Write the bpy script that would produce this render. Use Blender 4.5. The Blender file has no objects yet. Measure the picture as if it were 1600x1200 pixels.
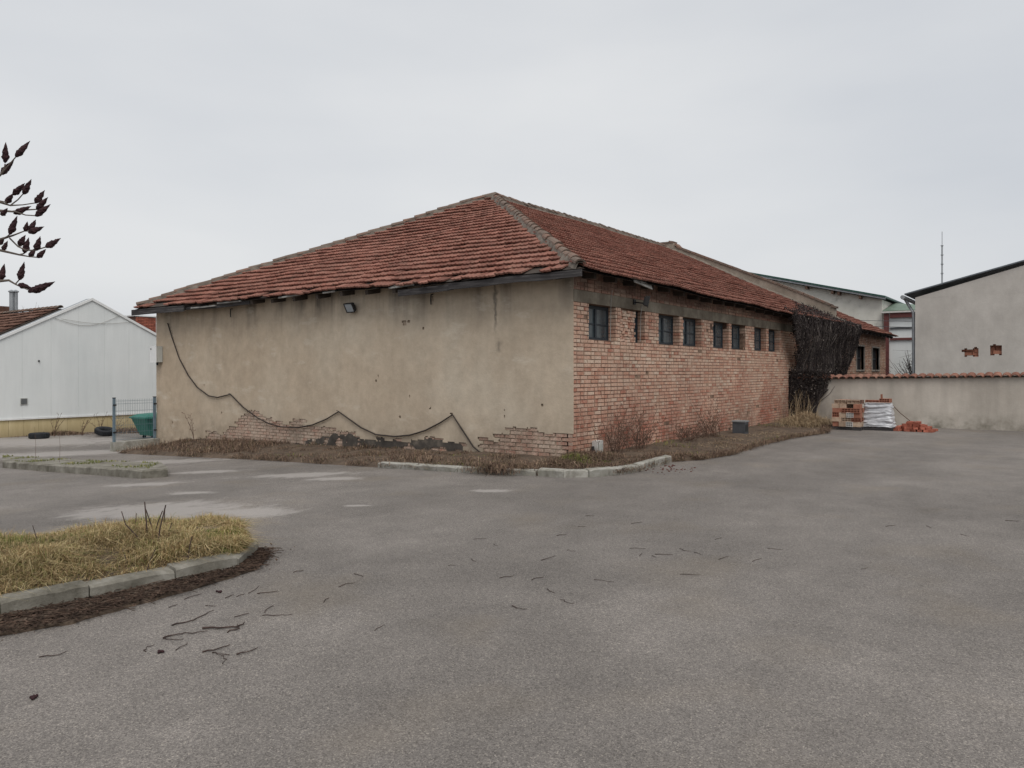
import bpy, math, random
from mathutils import Vector, Matrix, noise
R = math.radians
random.seed(7)
scene = bpy.context.scene
col = scene.collection

# ------------------------------------------------------------------ camera
# World axes: x runs along the brick wall, y along the plastered wall, origin at their corner.
F, CX, HY = 1205.0, 800.0, 580.0            # photo focal length / centre column / horizon row (1600 px wide)
CAM = Vector((-12.16, -7.385, 1.67))
FW = Vector((.8109, .5854, 0)); RT = Vector((.5854, -.8109, 0))
cam_data = bpy.data.cameras.new('camera'); cam = bpy.data.objects.new('camera', cam_data); col.objects.link(cam)
cam.location = CAM
cam.rotation_euler = (R(90), 0, math.atan2(FW.y, FW.x) - R(90))
cam_data.sensor_width = 36; cam_data.lens = F / 1600 * 36
cam_data.shift_y = -(600 - HY) / 1600
cam_data.clip_end = 2000
scene.camera = cam

# ------------------------------------------------------------------ world, sun, exposure
SUN_EL, SUN_AZ = R(57), math.atan2(-.75, -.66)      # high veiled sun behind the camera
world = bpy.data.worlds.new('World'); scene.world = world; world.use_nodes = True
wn = world.node_tree.nodes; wl = world.node_tree.links; wn.clear()
wo = wn.new('ShaderNodeOutputWorld'); wb = wn.new('ShaderNodeBackground'); wl.new(wb.outputs[0], wo.inputs[0])
sky = wn.new('ShaderNodeTexSky'); sky.sky_type = 'NISHITA'; sky.sun_disc = False
sky.sun_elevation = SUN_EL; sky.sun_rotation = R(90) - SUN_AZ
sky.dust_density = 4; sky.air_density = 1.0
tc = wn.new('ShaderNodeTexCoord'); mp = wn.new('ShaderNodeMapping'); mp.inputs['Scale'].default_value = (1.0, 1.0, 3.2)
mp.inputs['Rotation'].default_value = (0.12, 0.1, 0.6)
wl.new(tc.outputs['Generated'], mp.inputs[0])
n1 = wn.new('ShaderNodeTexNoise'); n1.inputs['Scale'].default_value = 1.6; n1.inputs['Detail'].default_value = 5; n1.inputs['Roughness'].default_value = .45
wl.new(mp.outputs[0], n1.inputs['Vector'])
cr = wn.new('ShaderNodeValToRGB'); wl.new(n1.outputs['Fac'], cr.inputs[0])
cr.color_ramp.elements[0].position = .3; cr.color_ramp.elements[0].color = (4.75, 4.94, 5.22, 1)
cr.color_ramp.elements[1].position = .7; cr.color_ramp.elements[1].color = (5.95, 6.02, 6.08, 1)
mx = wn.new('ShaderNodeMix'); mx.data_type = 'RGBA'; mx.inputs['Factor'].default_value = .93
wl.new(sky.outputs[0], mx.inputs['A']); wl.new(cr.outputs[0], mx.inputs['B']); wl.new(mx.outputs['Result'], wb.inputs[0])
wb.inputs[1].default_value = .1
sd = bpy.data.lights.new('sun', 'SUN'); sun = bpy.data.objects.new('sun', sd); col.objects.link(sun)
sd.energy = 1.5; sd.angle = R(40); sd.color = (1, .96, .9)
sdir = Vector((math.cos(SUN_EL) * math.cos(SUN_AZ), math.cos(SUN_EL) * math.sin(SUN_AZ), math.sin(SUN_EL)))
sun.rotation_euler = sdir.to_track_quat('Z', 'Y').to_euler(); sun.location = (-10, -10, 30)
scene.render.engine = 'CYCLES'
vs = scene.view_settings; vs.view_transform = 'Standard'; vs.look = 'None'; vs.gamma = 1; vs.use_curve_mapping = False
vs.exposure = 0.40

# ------------------------------------------------------------------ pixel -> world helpers
def ray(px, py): return FW + RT * ((px - CX) / F) + Vector((0, 0, (HY - py) / F))
def at_depth(px, py, d): return CAM + ray(px, py) * d
def on_x(px, py, x0): r = ray(px, py); return CAM + r * ((x0 - CAM.x) / r.x)
def on_y(px, py, y0): r = ray(px, py); return CAM + r * ((y0 - CAM.y) / r.y)
def gz(y):                                   # the yard falls away along the plastered wall
    if y <= 0: return 0.0
    if y < 3: return -.044 * y * y / 6
    if y < 15.5: return -.044 * (y - 1.5)
    if y < 19: t = y - 15.5; return -.044 * (14 + t - t * t / 7)
    return -.044 * 15.75
def on_g(px, py, dz=0):
    r = ray(px, py); lo, hi = 0.5, 120.0
    for _ in range(60):
        m = (lo + hi) / 2; p = CAM + r * m
        if p.z > gz(p.y) + dz: lo = m
        else: hi = m
    return CAM + r * lo

# ------------------------------------------------------------------ mesh builder
class MB:
    def __init__(s): s.v = []; s.f = []; s.smooth = False
    def vert(s, p): s.v.append((p[0], p[1], p[2])); return len(s.v) - 1
    def face(s, *pts): s.f.append([s.vert(p) for p in pts])
    def box(s, a, b):
        x0, y0, z0 = a; x1, y1, z1 = b
        s.hexa([(x0,y0,z0),(x1,y0,z0),(x1,y1,z0),(x0,y1,z0)], [(x0,y0,z1),(x1,y0,z1),(x1,y1,z1),(x0,y1,z1)])
    def hexa(s, lo, hi):
        i = len(s.v); s.v += [tuple(p) for p in lo] + [tuple(p) for p in hi]; n = len(lo)
        s.f.append([i + k for k in reversed(range(n))]); s.f.append([i + n + k for k in range(n)])
        for k in range(n): s.f.append([i + k, i + (k + 1) % n, i + n + (k + 1) % n, i + n + k])
    def obox(s, M, a, b):
        k = len(s.v); s.box(a, b)
        for i in range(k, len(s.v)): s.v[i] = tuple(M @ Vector(s.v[i]))
    def bar(s, p, q, w, h, up=(0, 0, 1)):
        p, q = Vector(p), Vector(q); d = (q - p); L = d.length; d.normalize(); sd_ = d.cross(Vector(up))
        if sd_.length < 1e-4: sd_ = d.cross(Vector((1, 0, 0)))
        sd_.normalize(); u = sd_.cross(d); M = Matrix((sd_, d, u)).transposed().to_4x4(); M.translation = p
        s.obox(M, (-w / 2, 0, -h / 2), (w / 2, L, h / 2))
    def tube(s, pts, rad, n=5, cap=True):
        pts = [Vector(p) for p in pts]; m = len(pts)
        if not isinstance(rad, (list, tuple)): rad = [rad] * m
        base = len(s.v); a = None
        for k, p in enumerate(pts):
            d = (pts[min(k + 1, m - 1)] - pts[max(k - 1, 0)]).normalized()
            if a is None: a = d.cross(Vector((.31, .2, .93))); a.normalize()
            else: a = (a - d * a.dot(d)).normalized()
            b = d.cross(a)
            for j in range(n):
                t = 2 * math.pi * j / n; s.v.append(tuple(p + (a * math.cos(t) + b * math.sin(t)) * rad[k]))
        for k in range(m - 1):
            for j in range(n):
                s.f.append([base + k*n + j, base + k*n + (j+1) % n, base + (k+1)*n + (j+1) % n, base + (k+1)*n + j])
        if cap:
            s.f.append([base + j for j in reversed(range(n))]); s.f.append([base + (m-1)*n + j for j in range(n)])
    def lathe(s, c, prof, n=16, axis=None, ax=None):
        M = axis or Matrix.Identity(3); c = Vector(c); base = len(s.v)
        for r, z in prof:
            for j in range(n):
                t = 2 * math.pi * j / n; s.v.append(tuple(c + M @ Vector((r * math.cos(t), r * math.sin(t), z))))
        for k in range(len(prof) - 1):
            for j in range(n):
                s.f.append([base + k*n + j, base + k*n + (j+1) % n, base + (k+1)*n + (j+1) % n, base + (k+1)*n + j])
    def mesh(s, name, off=None):
        me = bpy.data.meshes.new(name)
        vv = s.v if off is None else [(a - off.x, b - off.y, c - off.z) for a, b, c in s.v]
        me.from_pydata(vv, [], s.f); me.update()
        if s.smooth: me.polygons.foreach_set('use_smooth', [True] * len(me.polygons))
        return me
    def build(s, name, m, parent=None, base=None, kind=None):
        """link as one mesh object; vertices are world positions, the origin goes to base (or the parent's)"""
        off = wloc(parent) if parent else (Vector(base) if base is not None else Vector((0, 0, 0)))
        me = s.mesh(name, off); me.materials.append(m)
        o = bpy.data.objects.new(name, me); col.objects.link(o)
        if parent: o.parent = parent
        else: o.location = off
        if kind: o['kind'] = kind
        return o
def wloc(o):
    v = Vector((0, 0, 0))
    while o: v = v + o.location; o = o.parent
    return v
def empty(name, loc, label=None, cat=None, group=None, kind=None):
    o = bpy.data.objects.new(name, None); col.objects.link(o); o.location = loc; o.empty_display_size = .2
    return tag(o, label, cat, group, kind)
def tag(o, label=None, cat=None, group=None, kind=None):
    if label: o['label'] = label
    if cat: o['category'] = cat
    if group: o['group'] = group
    if kind: o['kind'] = kind
    return o
def inst(name, me, M, parent=None):
    o = bpy.data.objects.new(name, me); col.objects.link(o)
    if parent: o.parent = parent; M = Matrix.Translation(-wloc(parent)) @ M
    o.matrix_local = M
    return o
def add_mesh(mb, me_v, me_f, M):
    k = len(mb.v); mb.v += [tuple(M @ Vector(p)) for p in me_v]; mb.f += [[i + k for i in f] for f in me_f]
def frame(o, x, y, z):
    M = Matrix((x, y, z)).transposed().to_4x4(); M.translation = o; return M
def nz(p, s=1.0, seed=0.0): return noise.noise(Vector((p[0] * s + seed, p[1] * s - seed * .7, p[2] * s + seed * 1.3)))

# ------------------------------------------------------------------ materials
class NT:
    def __init__(s, name):
        s.m = bpy.data.materials.new(name); s.m.use_nodes = True; t = s.m.node_tree; t.nodes.clear()
        s.n = t.nodes; s.l = t.links
        s.out = s.n.new('ShaderNodeOutputMaterial'); s.b = s.n.new('ShaderNodeBsdfPrincipled'); s.l.new(s.b.outputs[0], s.out.inputs[0])
        s.pos = s.n.new('ShaderNodeNewGeometry')
    def P(s, scale=(1, 1, 1), loc=(0, 0, 0)):
        m = s.n.new('ShaderNodeMapping'); s.l.new(s.pos.outputs['Position'], m.inputs[0]); m.inputs['Scale'].default_value = scale; m.inputs['Location'].default_value = loc; return m.outputs[0]
    def noise(s, scale, detail=4, rough=.55, vec=None, dist=0):
        t = s.n.new('ShaderNodeTexNoise'); t.inputs['Scale'].default_value = scale; t.inputs['Detail'].default_value = detail; t.inputs['Roughness'].default_value = rough; t.inputs['Distortion'].default_value = dist
        s.l.new(vec or s.pos.outputs['Position'], t.inputs['Vector']); return t.outputs['Fac']
    def vor(s, scale, vec=None, out='Distance'):
        t = s.n.new('ShaderNodeTexVoronoi'); t.inputs['Scale'].default_value = scale; s.l.new(vec or s.pos.outputs['Position'], t.inputs['Vector']); return t.outputs[out]
    def ramp(s, fac, stops, interp='LINEAR'):
        r = s.n.new('ShaderNodeValToRGB'); s.l.new(fac, r.inputs[0]); e = r.color_ramp.elements; r.color_ramp.interpolation = interp
        while len(e) < len(stops): e.new(.5)
        for k, (p, c) in enumerate(stops):
            e[k].position = p; e[k].color = (c, c, c, 1) if isinstance(c, (int, float)) else (*c, 1)
        return r.outputs[0]
    def mix(s, f, a, b, mode='MIX'):
        m = s.n.new('ShaderNodeMix'); m.data_type = 'RGBA'; m.blend_type = mode
        for k, v in (('Factor', f), ('A', a), ('B', b)):
            i = m.inputs[k] if k != 'Factor' else m.inputs[0]
            if isinstance(v, (int, float)): i.default_value = v if k == 'Factor' else (v, v, v, 1)
            elif isinstance(v, tuple): i.default_value = (*v, 1)
            else: s.l.new(v, i)
        return m.outputs['Result']
    def math(s, op, a, b=None, clamp=False):
        m = s.n.new('ShaderNodeMath'); m.operation = op; m.use_clamp = clamp
        for k, v in ((0, a), (1, b)):
            if v is None: continue
            if isinstance(v, (int, float)): m.inputs[k].default_value = v
            else: s.l.new(v, m.inputs[k])
        return m.outputs[0]
    def rng(s, v, a, b, c=0, d=1):
        m = s.n.new('ShaderNodeMapRange'); s.l.new(v, m.inputs[0])
        for k, x in enumerate((a, b, c, d)): m.inputs[k + 1].default_value = x
        return m.outputs[0]
    def xyz(s):
        t = s.n.new('ShaderNodeSeparateXYZ'); s.l.new(s.pos.outputs['Position'], t.inputs[0]); return t.outputs
    def rnd(s):
        oi = s.n.new('ShaderNodeObjectInfo'); return s.math('FRACT', s.math('ADD', s.pos.outputs['Random Per Island'], oi.outputs['Random']))
    def bump(s, h, strength=.3, dist=.01):
        b = s.n.new('ShaderNodeBump'); b.inputs['Strength'].default_value = strength; b.inputs['Distance'].default_value = dist; s.l.new(h, b.inputs['Height']); s.l.new(b.outputs[0], s.b.inputs['Normal'])
    def done(s, colr, rough=.85, spec=.3, metal=0):
        if isinstance(colr, tuple): s.b.inputs['Base Color'].default_value = (*colr, 1)
        else: s.l.new(colr, s.b.inputs['Base Color'])
        if isinstance(rough, (int, float)): s.b.inputs['Roughness'].default_value = rough
        else: s.l.new(rough, s.b.inputs['Roughness'])
        s.b.inputs['Specular IOR Level'].default_value = spec; s.b.inputs['Metallic'].default_value = metal
        return s.m
def simple(name, c1, c2, scale=6, rough=.8, bump=.15, bs=40, spec=.3, metal=0, rnd=0, detail=5):
    t = NT(name); c = t.ramp(t.noise(scale, detail, .6), [(.3, c1), (.7, c2)])
    if rnd: c = t.mix(1.0, c, t.ramp(t.rnd(), [(0, 1 - rnd), (1, 1 + rnd * .4)]), 'MULTIPLY')
    if bump: t.bump(t.noise(bs, 3, .6), bump, .01)
    return t.done(c, rough, spec, metal)
M = {}
def px_y0(px): return on_x(px, HY, 0).y
def mats():
    # asphalt, worn pale, with silt patches where water has stood
    t = NT('asphalt'); X = t.xyz()
    fine = t.vor(135); big = t.noise(.35, 5, .6); mid = t.noise(2.2, 5, .6); gr = t.noise(160, 2, .7)
    c = t.ramp(t.vor(135, out='Color'), [(.0, (.070, .061, .055)), (.4, (.165, .149, .137)), (.75, (.235, .213, .193)), (1, (.40, .36, .31))])
    c = t.mix(.22, c, (.180, .164, .152))
    c = t.mix(1, c, t.ramp(big, [(.28, .74), (.72, 1.18)]), 'MULTIPLY')
    c = t.mix(1, c, t.ramp(mid, [(.3, .88), (.7, 1.10)]), 'MULTIPLY')
    c = t.mix(1, c, t.ramp(t.noise(38, 4, .7), [(.3, .86), (.7, 1.13)]), 'MULTIPLY')
    c = t.mix(1, c, t.ramp(gr, [(.3, .66), (.7, 1.32)]), 'MULTIPLY')
    c = t.mix(t.math('MULTIPLY', t.ramp(t.noise(.8, 3, .5, t.P(loc=(3, 7, 0))), [(.54, 0), (.72, 1)]), .22), c, (.19, .150, .10))
    tr = t.noise(.5, 5, .6, t.P((.25, 1.3, 1)))
    c = t.mix(1, c, t.ramp(tr, [(.35, .88), (.65, 1.08)]), 'MULTIPLY')
    silt = None
    for (px, py, rx, ry) in SILT:
        g = on_g(px, py); d = []
        dx = t.math('SUBTRACT', X[0], g.x); dy = t.math('SUBTRACT', X[1], g.y)
        a = t.math('ADD', t.math('MULTIPLY', dx, RT.x), t.math('MULTIPLY', dy, RT.y)); b = t.math('ADD', t.math('MULTIPLY', dx, FW.x), t.math('MULTIPLY', dy, FW.y))
        e = t.math('SQRT', t.math('ADD', t.math('POWER', t.math('ABSOLUTE', t.math('DIVIDE', a, rx)), 2), t.math('POWER', t.math('ABSOLUTE', t.math('DIVIDE', b, ry)), 2)))
        v = t.math('SUBTRACT', 1, e, True); silt = v if silt is None else t.math('MAXIMUM', silt, v)
    nn = t.noise(3.2, 9, .74, t.P((.7, 1.2, 1)), .5)
    sm = t.ramp(t.math('ADD', t.math('MULTIPLY', silt, .55), nn), [(.66, 0), (.84, 1)])
    sm = t.math('MULTIPLY', sm, t.ramp(silt, [(.0, 0), (.06, 1)]))
    c = t.mix(t.math('MULTIPLY', sm, .66), c, (.36, .335, .315))
    t.bump(t.math('ADD', fine, gr), .55, .006); M['asphalt'] = t.done(c, .82, .25)
    # plaster, ochre grey, rain streaked
    t = NT('plaster'); X = t.xyz()
    c = t.ramp(t.noise(.55, 6, .6), [(.25, (.425, .348, .265)), (.5, (.485, .408, .318)), (.75, (.53, .465, .375))])
    c = t.mix(t.ramp(X[1], [(0, 0), (1, .0)]), c, (.5, .38, .25))
    warm = t.rng(X[1], 2, 13); c = t.mix(t.math('MULTIPLY', warm, .35), c, (.43, .325, .225))
    c = t.mix(1, c, t.ramp(t.noise(3.2, 8, .7), [(.3, .86), (.7, 1.10)]), 'MULTIPLY')
    c = t.mix(1, c, t.ramp(t.noise(.9, 6, .6, t.P((1, 2.2, .45))), [(.3, .93), (.65, 1.04)]), 'MULTIPLY')
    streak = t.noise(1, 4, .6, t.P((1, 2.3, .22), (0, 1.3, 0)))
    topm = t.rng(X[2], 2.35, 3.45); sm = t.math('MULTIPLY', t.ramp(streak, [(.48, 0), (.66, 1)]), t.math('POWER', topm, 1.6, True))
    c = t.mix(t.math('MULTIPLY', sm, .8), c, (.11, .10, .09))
    low = t.rng(t.math('ADD', X[2], t.math('MULTIPLY', X[1], .025)), .95, .1)
    c = t.mix(t.math('MULTIPLY', t.math('MULTIPLY', low, t.ramp(t.noise(2.4, 6, .65), [(.38, 0), (.62, 1)])), .65), c, (.22, .175, .13))
    c = t.mix(t.ramp(t.noise(9, 5, .7, t.P(loc=(0, 5, 3))), [(.70, 0), (.76, .55)]), c, (.20, .15, .11))
    c = t.mix(t.ramp(t.noise(1.1, 7, .7, t.P((1, 1, 2.5), (4, 1, 0))), [(.57, 0), (.72, .6)]), c, (.60, .54, .45))
    c = t.mix(t.ramp(t.noise(5, 8, .75, t.P((1, .5, 2.2), (3, 2, 7)), 1.5), [(.66, 0), (.70, .5)]), c, (.62, .57, .49))
    c = t.mix(t.ramp(t.noise(6, 8, .75, t.P((1, 1.4, .7), (1, 9, 3)), 2.0), [(.68, 0), (.72, .6)]), c, (.24, .19, .15))
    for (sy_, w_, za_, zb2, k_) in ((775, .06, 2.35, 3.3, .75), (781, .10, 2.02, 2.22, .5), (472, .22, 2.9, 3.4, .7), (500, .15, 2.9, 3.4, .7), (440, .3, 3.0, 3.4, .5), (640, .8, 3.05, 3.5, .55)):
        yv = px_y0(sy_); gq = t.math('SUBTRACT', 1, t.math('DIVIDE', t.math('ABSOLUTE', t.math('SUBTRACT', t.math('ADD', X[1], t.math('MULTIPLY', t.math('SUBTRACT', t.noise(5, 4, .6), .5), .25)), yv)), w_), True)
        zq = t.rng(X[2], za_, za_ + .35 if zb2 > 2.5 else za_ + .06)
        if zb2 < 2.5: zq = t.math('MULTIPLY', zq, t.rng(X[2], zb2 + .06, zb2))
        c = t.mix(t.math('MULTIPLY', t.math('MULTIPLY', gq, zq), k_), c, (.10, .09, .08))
    t.bump(t.math('ADD', t.noise(22, 6, .7), t.math('MULTIPLY', t.noise(3, 4, .6), 1.4)), .35, .012); M['plaster'] = t.done(c, .95, .15)
    # bricks of the side wall
    def brick(name, pale, washed):
        t = NT(name); X = t.xyz(); r = t.rnd()
        if washed: c = t.ramp(r, [(0, (.54, .33, .26)), (.3, (.53, .42, .34)), (.5, (.50, .26, .19)), (.8, (.58, .50, .41)), (1, (.44, .17, .12))])
        else: c = t.ramp(r, [(0, (.44, .20, .14)), (.12, (.54, .31, .225)), (.4, (.615, .42, .318)), (.65, (.58, .357, .262)), (.85, (.66, .515, .405)), (1, (.46, .205, .142))])
        red = t.math('MULTIPLY', t.ramp(t.noise(.75, 6, .65, dist=.4), [(.38, 0), (.60, 1)]), t.rng(X[2], 1.9, .45))
        if washed: c = t.mix(t.math('MULTIPLY', t.ramp(t.noise(2.6, 8, .72), [(.36, 0), (.54, 1)]), t.rng(X[1], 4, 7, .6, .9)), c, (.56, .47, .38))
        c = t.mix(t.math('MULTIPLY', red, .74 if not washed else .25), c, (.37, .115, .075))
        dk = t.math('MULTIPLY', t.ramp(t.noise(.6, 5, .6, t.P(loc=(9, 2, 4))), [(.44, 0), (.62, 1)]), t.rng(X[2], 1.3, .1))
        c = t.mix(t.math('MULTIPLY', dk, .6), c, (.12, .075, .055))
        c = t.mix(t.math('MULTIPLY', t.ramp(t.noise(5.5, 6, .7), [(.46, 0), (.70, 1)]), .6), c, (.66, .53, .43))
        c = t.mix(1, c, t.ramp(t.noise(.9, 6, .65, t.P(loc=(1, 8, 2))), [(.3, .84), (.7, 1.12)]), 'MULTIPLY')
        c = t.mix(1, c, t.ramp(t.noise(26, 6, .75), [(.28, .50), (.7, 1.2)]), 'MULTIPLY')
        up = t.math('MULTIPLY', t.rng(X[2], 3.12, 3.26), t.ramp(t.noise(1.1, 5, .6), [(.3, .5), (.55, 1)]))  # shade under the eave painted into the brick colour above the beam
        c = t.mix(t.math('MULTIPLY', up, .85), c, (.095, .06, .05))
        t.bump(t.noise(60, 4, .7), .5, .008); return t.done(c, .93, .15)
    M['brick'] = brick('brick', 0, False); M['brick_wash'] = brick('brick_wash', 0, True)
    M['mortar_pale'] = simple('mortar_pale', (.20, .155, .12), (.44, .36, .28), 4, .95, .4, 50)
    t = NT('mortar'); c = t.ramp(t.noise(1.3, 8, .7), [(.33, (.085, .054, .042)), (.48, (.20, .132, .098)), (.64, (.40, .29, .215))]); c = t.mix(1, c, t.ramp(t.noise(18, 5, .7), [(.3, .6), (.7, 1.2)]), 'MULTIPLY'); t.bump(t.noise(50, 4, .7), .5, .01); M['mortar'] = t.done(c, .95, .1)
    # roof tiles
    t = NT('roof_tile'); r = t.rnd()
    c = t.ramp(r, [(0, (.165, .066, .050)), (.2, (.225, .094, .070)), (.55, (.27, .118, .088)), (.9, (.315, .15, .115)), (1, (.18, .074, .055))])
    c = t.mix(t.math('MULTIPLY', t.ramp(t.noise(1.5, 6, .65), [(.42, 0), (.68, 1)]), .6), c, (.15, .08, .062))
    c = t.mix(t.math('MULTIPLY', t.ramp(t.noise(7, 5, .7), [(.5, 0), (.72, 1)]), .5), c, (.20, .15, .115))
    c = t.mix(1, c, t.ramp(t.noise(30, 4, .7), [(.3, .70), (.7, 1.15)]), 'MULTIPLY')
    t.bump(t.noise(45, 4, .7), .4, .01); M['tile'] = t.done(c, .9, .2)
    t = NT('old_tile'); r = t.rnd()
    c = t.ramp(r, [(0, (.085, .048, .038)), (.5, (.145, .082, .062)), (1, (.19, .115, .09))]); c = t.mix(1, c, t.ramp(t.noise(6, 5, .7), [(.3, .6), (.7, 1.2)]), 'MULTIPLY')
    M['tile_old'] = t.done(c, .95, .1)
    t = NT('coping_tile'); r = t.rnd()
    c = t.ramp(r, [(0, (.20, .095, .07)), (.5, (.29, .145, .105)), (1, (.27, .17, .13))]); c = t.mix(1, c, t.ramp(t.noise(9, 5, .7), [(.3, .55), (.7, 1.15)]), 'MULTIPLY')
    M['coping'] = t.done(c, .9, .15)
    t = NT('ridge_tile'); r = t.rnd()
    c = t.ramp(r, [(0, (.13, .09, .072)), (.5, (.18, .13, .105)), (1, (.22, .12, .088))])
    c = t.mix(t.ramp(t.noise(9, 5, .7), [(.4, 0), (.62, .7)]), c, (.18, .16, .138)); t.bump(t.noise(30, 5, .7), .5, .02); M['ridge'] = t.done(c, .95, .1)
    M['roof_mortar'] = simple('roof_mortar', (.11, .093, .078), (.215, .185, .155), 5, .97, .9, 14)
    M['deck'] = simple('roof_boards', (.035, .028, .024), (.075, .06, .05), 4, .95, .2, 30)
    t = NT('weathered_wood'); c = t.ramp(t.noise(3, 6, .65, t.P((6, .5, 9))), [(.3, (.025, .023, .024)), (.55, (.062, .058, .059)), (.8, (.17, .16, .155))])
    t.bump(t.noise(8, 5, .7, t.P((8, .6, 12))), .5, .01); M['wood'] = t.done(c, .92, .15)
    M['grey_wood'] = simple('grey_wood', (.20, .195, .185), (.38, .37, .35), 5, .9, .3, 20)
    t = NT('beam_concrete'); c = t.ramp(t.noise(1.6, 7, .65), [(.3, (.10, .085, .068)), (.5, (.19, .165, .13)), (.72, (.33, .30, .245))]); t.bump(t.noise(25, 5, .7), .5, .012); M['beam'] = t.done(c, .95, .1)
    t = NT('kerb_concrete'); c = t.ramp(t.noise(3.5, 7, .68), [(.28, (.12, .108, .09)), (.46, (.29, .28, .25)), (.68, (.42, .41, .38))]); c = t.mix(t.math('MULTIPLY', t.ramp(t.noise(1.7, 6, .7, t.P(loc=(2, 5, 1))), [(.45, 0), (.66, 1)]), .5), c, (.13, .125, .085)); t.bump(t.noise(40, 5, .7), .5, .008); M['kerb'] = t.done(c, .92, .15)
    t = NT('dirty_kerb'); c = t.ramp(t.noise(3.0, 8, .72), [(.3, (.085, .078, .062)), (.5, (.19, .178, .150)), (.72, (.32, .305, .27))]); t.bump(t.noise(30, 6, .75), .7, .012); M['kerb_dirty'] = t.done(c, .95, .1)
    t = NT('yard_wall_plaster'); X = t.xyz()
    c = t.ramp(t.noise(.7, 7, .65), [(.3, (.40, .36, .315)), (.7, (.54, .50, .445))])
    c = t.mix(1, c, t.ramp(t.noise(1.3, 6, .6, t.P((1, 2.2, .3))), [(.3, .85), (.65, 1.08)]), 'MULTIPLY')
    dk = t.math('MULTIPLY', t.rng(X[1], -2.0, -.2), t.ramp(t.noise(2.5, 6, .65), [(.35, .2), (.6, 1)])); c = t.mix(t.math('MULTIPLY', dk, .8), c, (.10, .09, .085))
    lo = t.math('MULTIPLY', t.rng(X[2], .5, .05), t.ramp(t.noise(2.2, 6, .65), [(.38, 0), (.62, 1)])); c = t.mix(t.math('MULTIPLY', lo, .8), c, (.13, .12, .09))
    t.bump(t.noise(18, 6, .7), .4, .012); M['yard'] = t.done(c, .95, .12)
    t = NT('old_render'); c = t.ramp(t.noise(1.2, 7, .65), [(.3, (.22, .185, .15)), (.7, (.36, .315, .265))]); c = t.mix(1, c, t.ramp(t.noise(1.5, 6, .6, t.P((1, 3, .4))), [(.3, .8), (.7, 1.1)]), 'MULTIPLY'); t.bump(t.noise(16, 6, .7), .5, .015); M['old_render'] = t.done(c, .95, .1)
    t = NT('render_grey'); c = t.ramp(t.noise(.5, 7, .62), [(.3, (.43, .405, .375)), (.7, (.55, .525, .49))])
    c = t.mix(1, c, t.ramp(t.noise(2.4, 7, .7, t.P((1, 1, .5))), [(.3, .88), (.7, 1.07)]), 'MULTIPLY'); t.bump(t.noise(14, 6, .7), .35, .012); M['render'] = t.done(c, .95, .12)
    t = NT('white_render'); c = t.ramp(t.noise(.9, 7, .65), [(.3, (.56, .545, .49)), (.7, (.74, .72, .66))]); c = t.mix(t.ramp(t.noise(1.6, 7, .7), [(.55, 0), (.7, .6)]), c, (.30, .29, .26)); t.bump(t.noise(12, 5, .7), .3, .012); M['white_render'] = t.done(c, .95, .12)
    t = NT('sandwich_panel'); c = t.ramp(t.noise(.4, 5, .6), [(.3, (.645, .675, .675)), (.7, (.72, .74, .735))]); c = t.mix(1, c, t.ramp(t.noise(2, 5, .6, t.P((2, 2, .25))), [(.3, .95), (.7, 1.03)]), 'MULTIPLY'); M['panel'] = t.done(c, .55, .3)
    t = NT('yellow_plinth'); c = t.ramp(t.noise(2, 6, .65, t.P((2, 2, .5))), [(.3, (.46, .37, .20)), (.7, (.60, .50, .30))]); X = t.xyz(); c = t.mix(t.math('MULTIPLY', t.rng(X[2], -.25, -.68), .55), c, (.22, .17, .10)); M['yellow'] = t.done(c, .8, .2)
    M['white_metal'] = simple('white_metal', (.66, .67, .67), (.76, .76, .75), 4, .5, 0, 0, .4)
    M['window_frame'] = simple('window_frame', (.020, .026, .033), (.036, .045, .055), 12, .55, .1, 60)
    t = NT('window_glass'); c = t.ramp(t.noise(2.5, 4, .5, t.P((3, 3, .8))), [(.3, (.030, .042, .050)), (.7, (.085, .108, .12))]); t.b.inputs['Coat Weight'].default_value = .2; M['glass'] = t.done(c, .22, .5)
    M['dark'] = simple('dark_interior', (.010, .010, .012), (.018, .018, .02), 3, .95, 0)
    M['black'] = simple('black_plastic', (.018, .018, .02), (.035, .035, .036), 8, .6, .1, 50)
    M['lens'] = simple('lamp_lens', (.26, .29, .32), (.36, .39, .42), 12, .25, 0, 0, .5)
    M['box_grey'] = simple('box_grey', (.42, .43, .40), (.52, .53, .50), 6, .6, .05, 30)
    M['cable'] = simple('cable_rubber', (.028, .022, .02), (.05, .04, .035), 8, .75, .1, 60)
    M['wire'] = simple('pale_wire', (.30, .29, .27), (.42, .41, .39), 8, .6, 0)
    M['fence'] = simple('fence_grey_blue', (.105, .15, .185), (.15, .20, .235), 8, .55, .05, 40)
    M['green_plastic'] = simple('green_plastic', (.018, .13, .10), (.03, .18, .14), 4, .5, .05, 30)
    M['rubber'] = simple('tyre_rubber', (.014, .015, .018), (.032, .034, .038), 8, .85, .2, 40)
    M['green_roof'] = simple('green_sheet', (.105, .15, .115), (.16, .21, .165), 3, .6, .1, 20)
    M['green_trim'] = simple('green_trim', (.02, .06, .05), (.035, .085, .07), 5, .55, 0)
    M['red_steel'] = simple('red_steel', (.095, .030, .029), (.14, .048, .044), 6, .65, .1, 30)
    M['dark_metal'] = simple('dark_metal', (.045, .05, .058), (.085, .09, .10), 4, .6, .05, 20)
    M['roof_grey'] = simple('roof_grey', (.10, .115, .135), (.16, .18, .20), 4, .6, .05, 20)
    M['zinc'] = simple('zinc', (.22, .235, .25), (.34, .36, .375), 5, .5, .05, 20, .5, .3)
    M['clay'] = simple('clay_block', (.27, .115, .078), (.37, .175, .12), 8, .92, .4, 40, .15, 0, .25)
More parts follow.
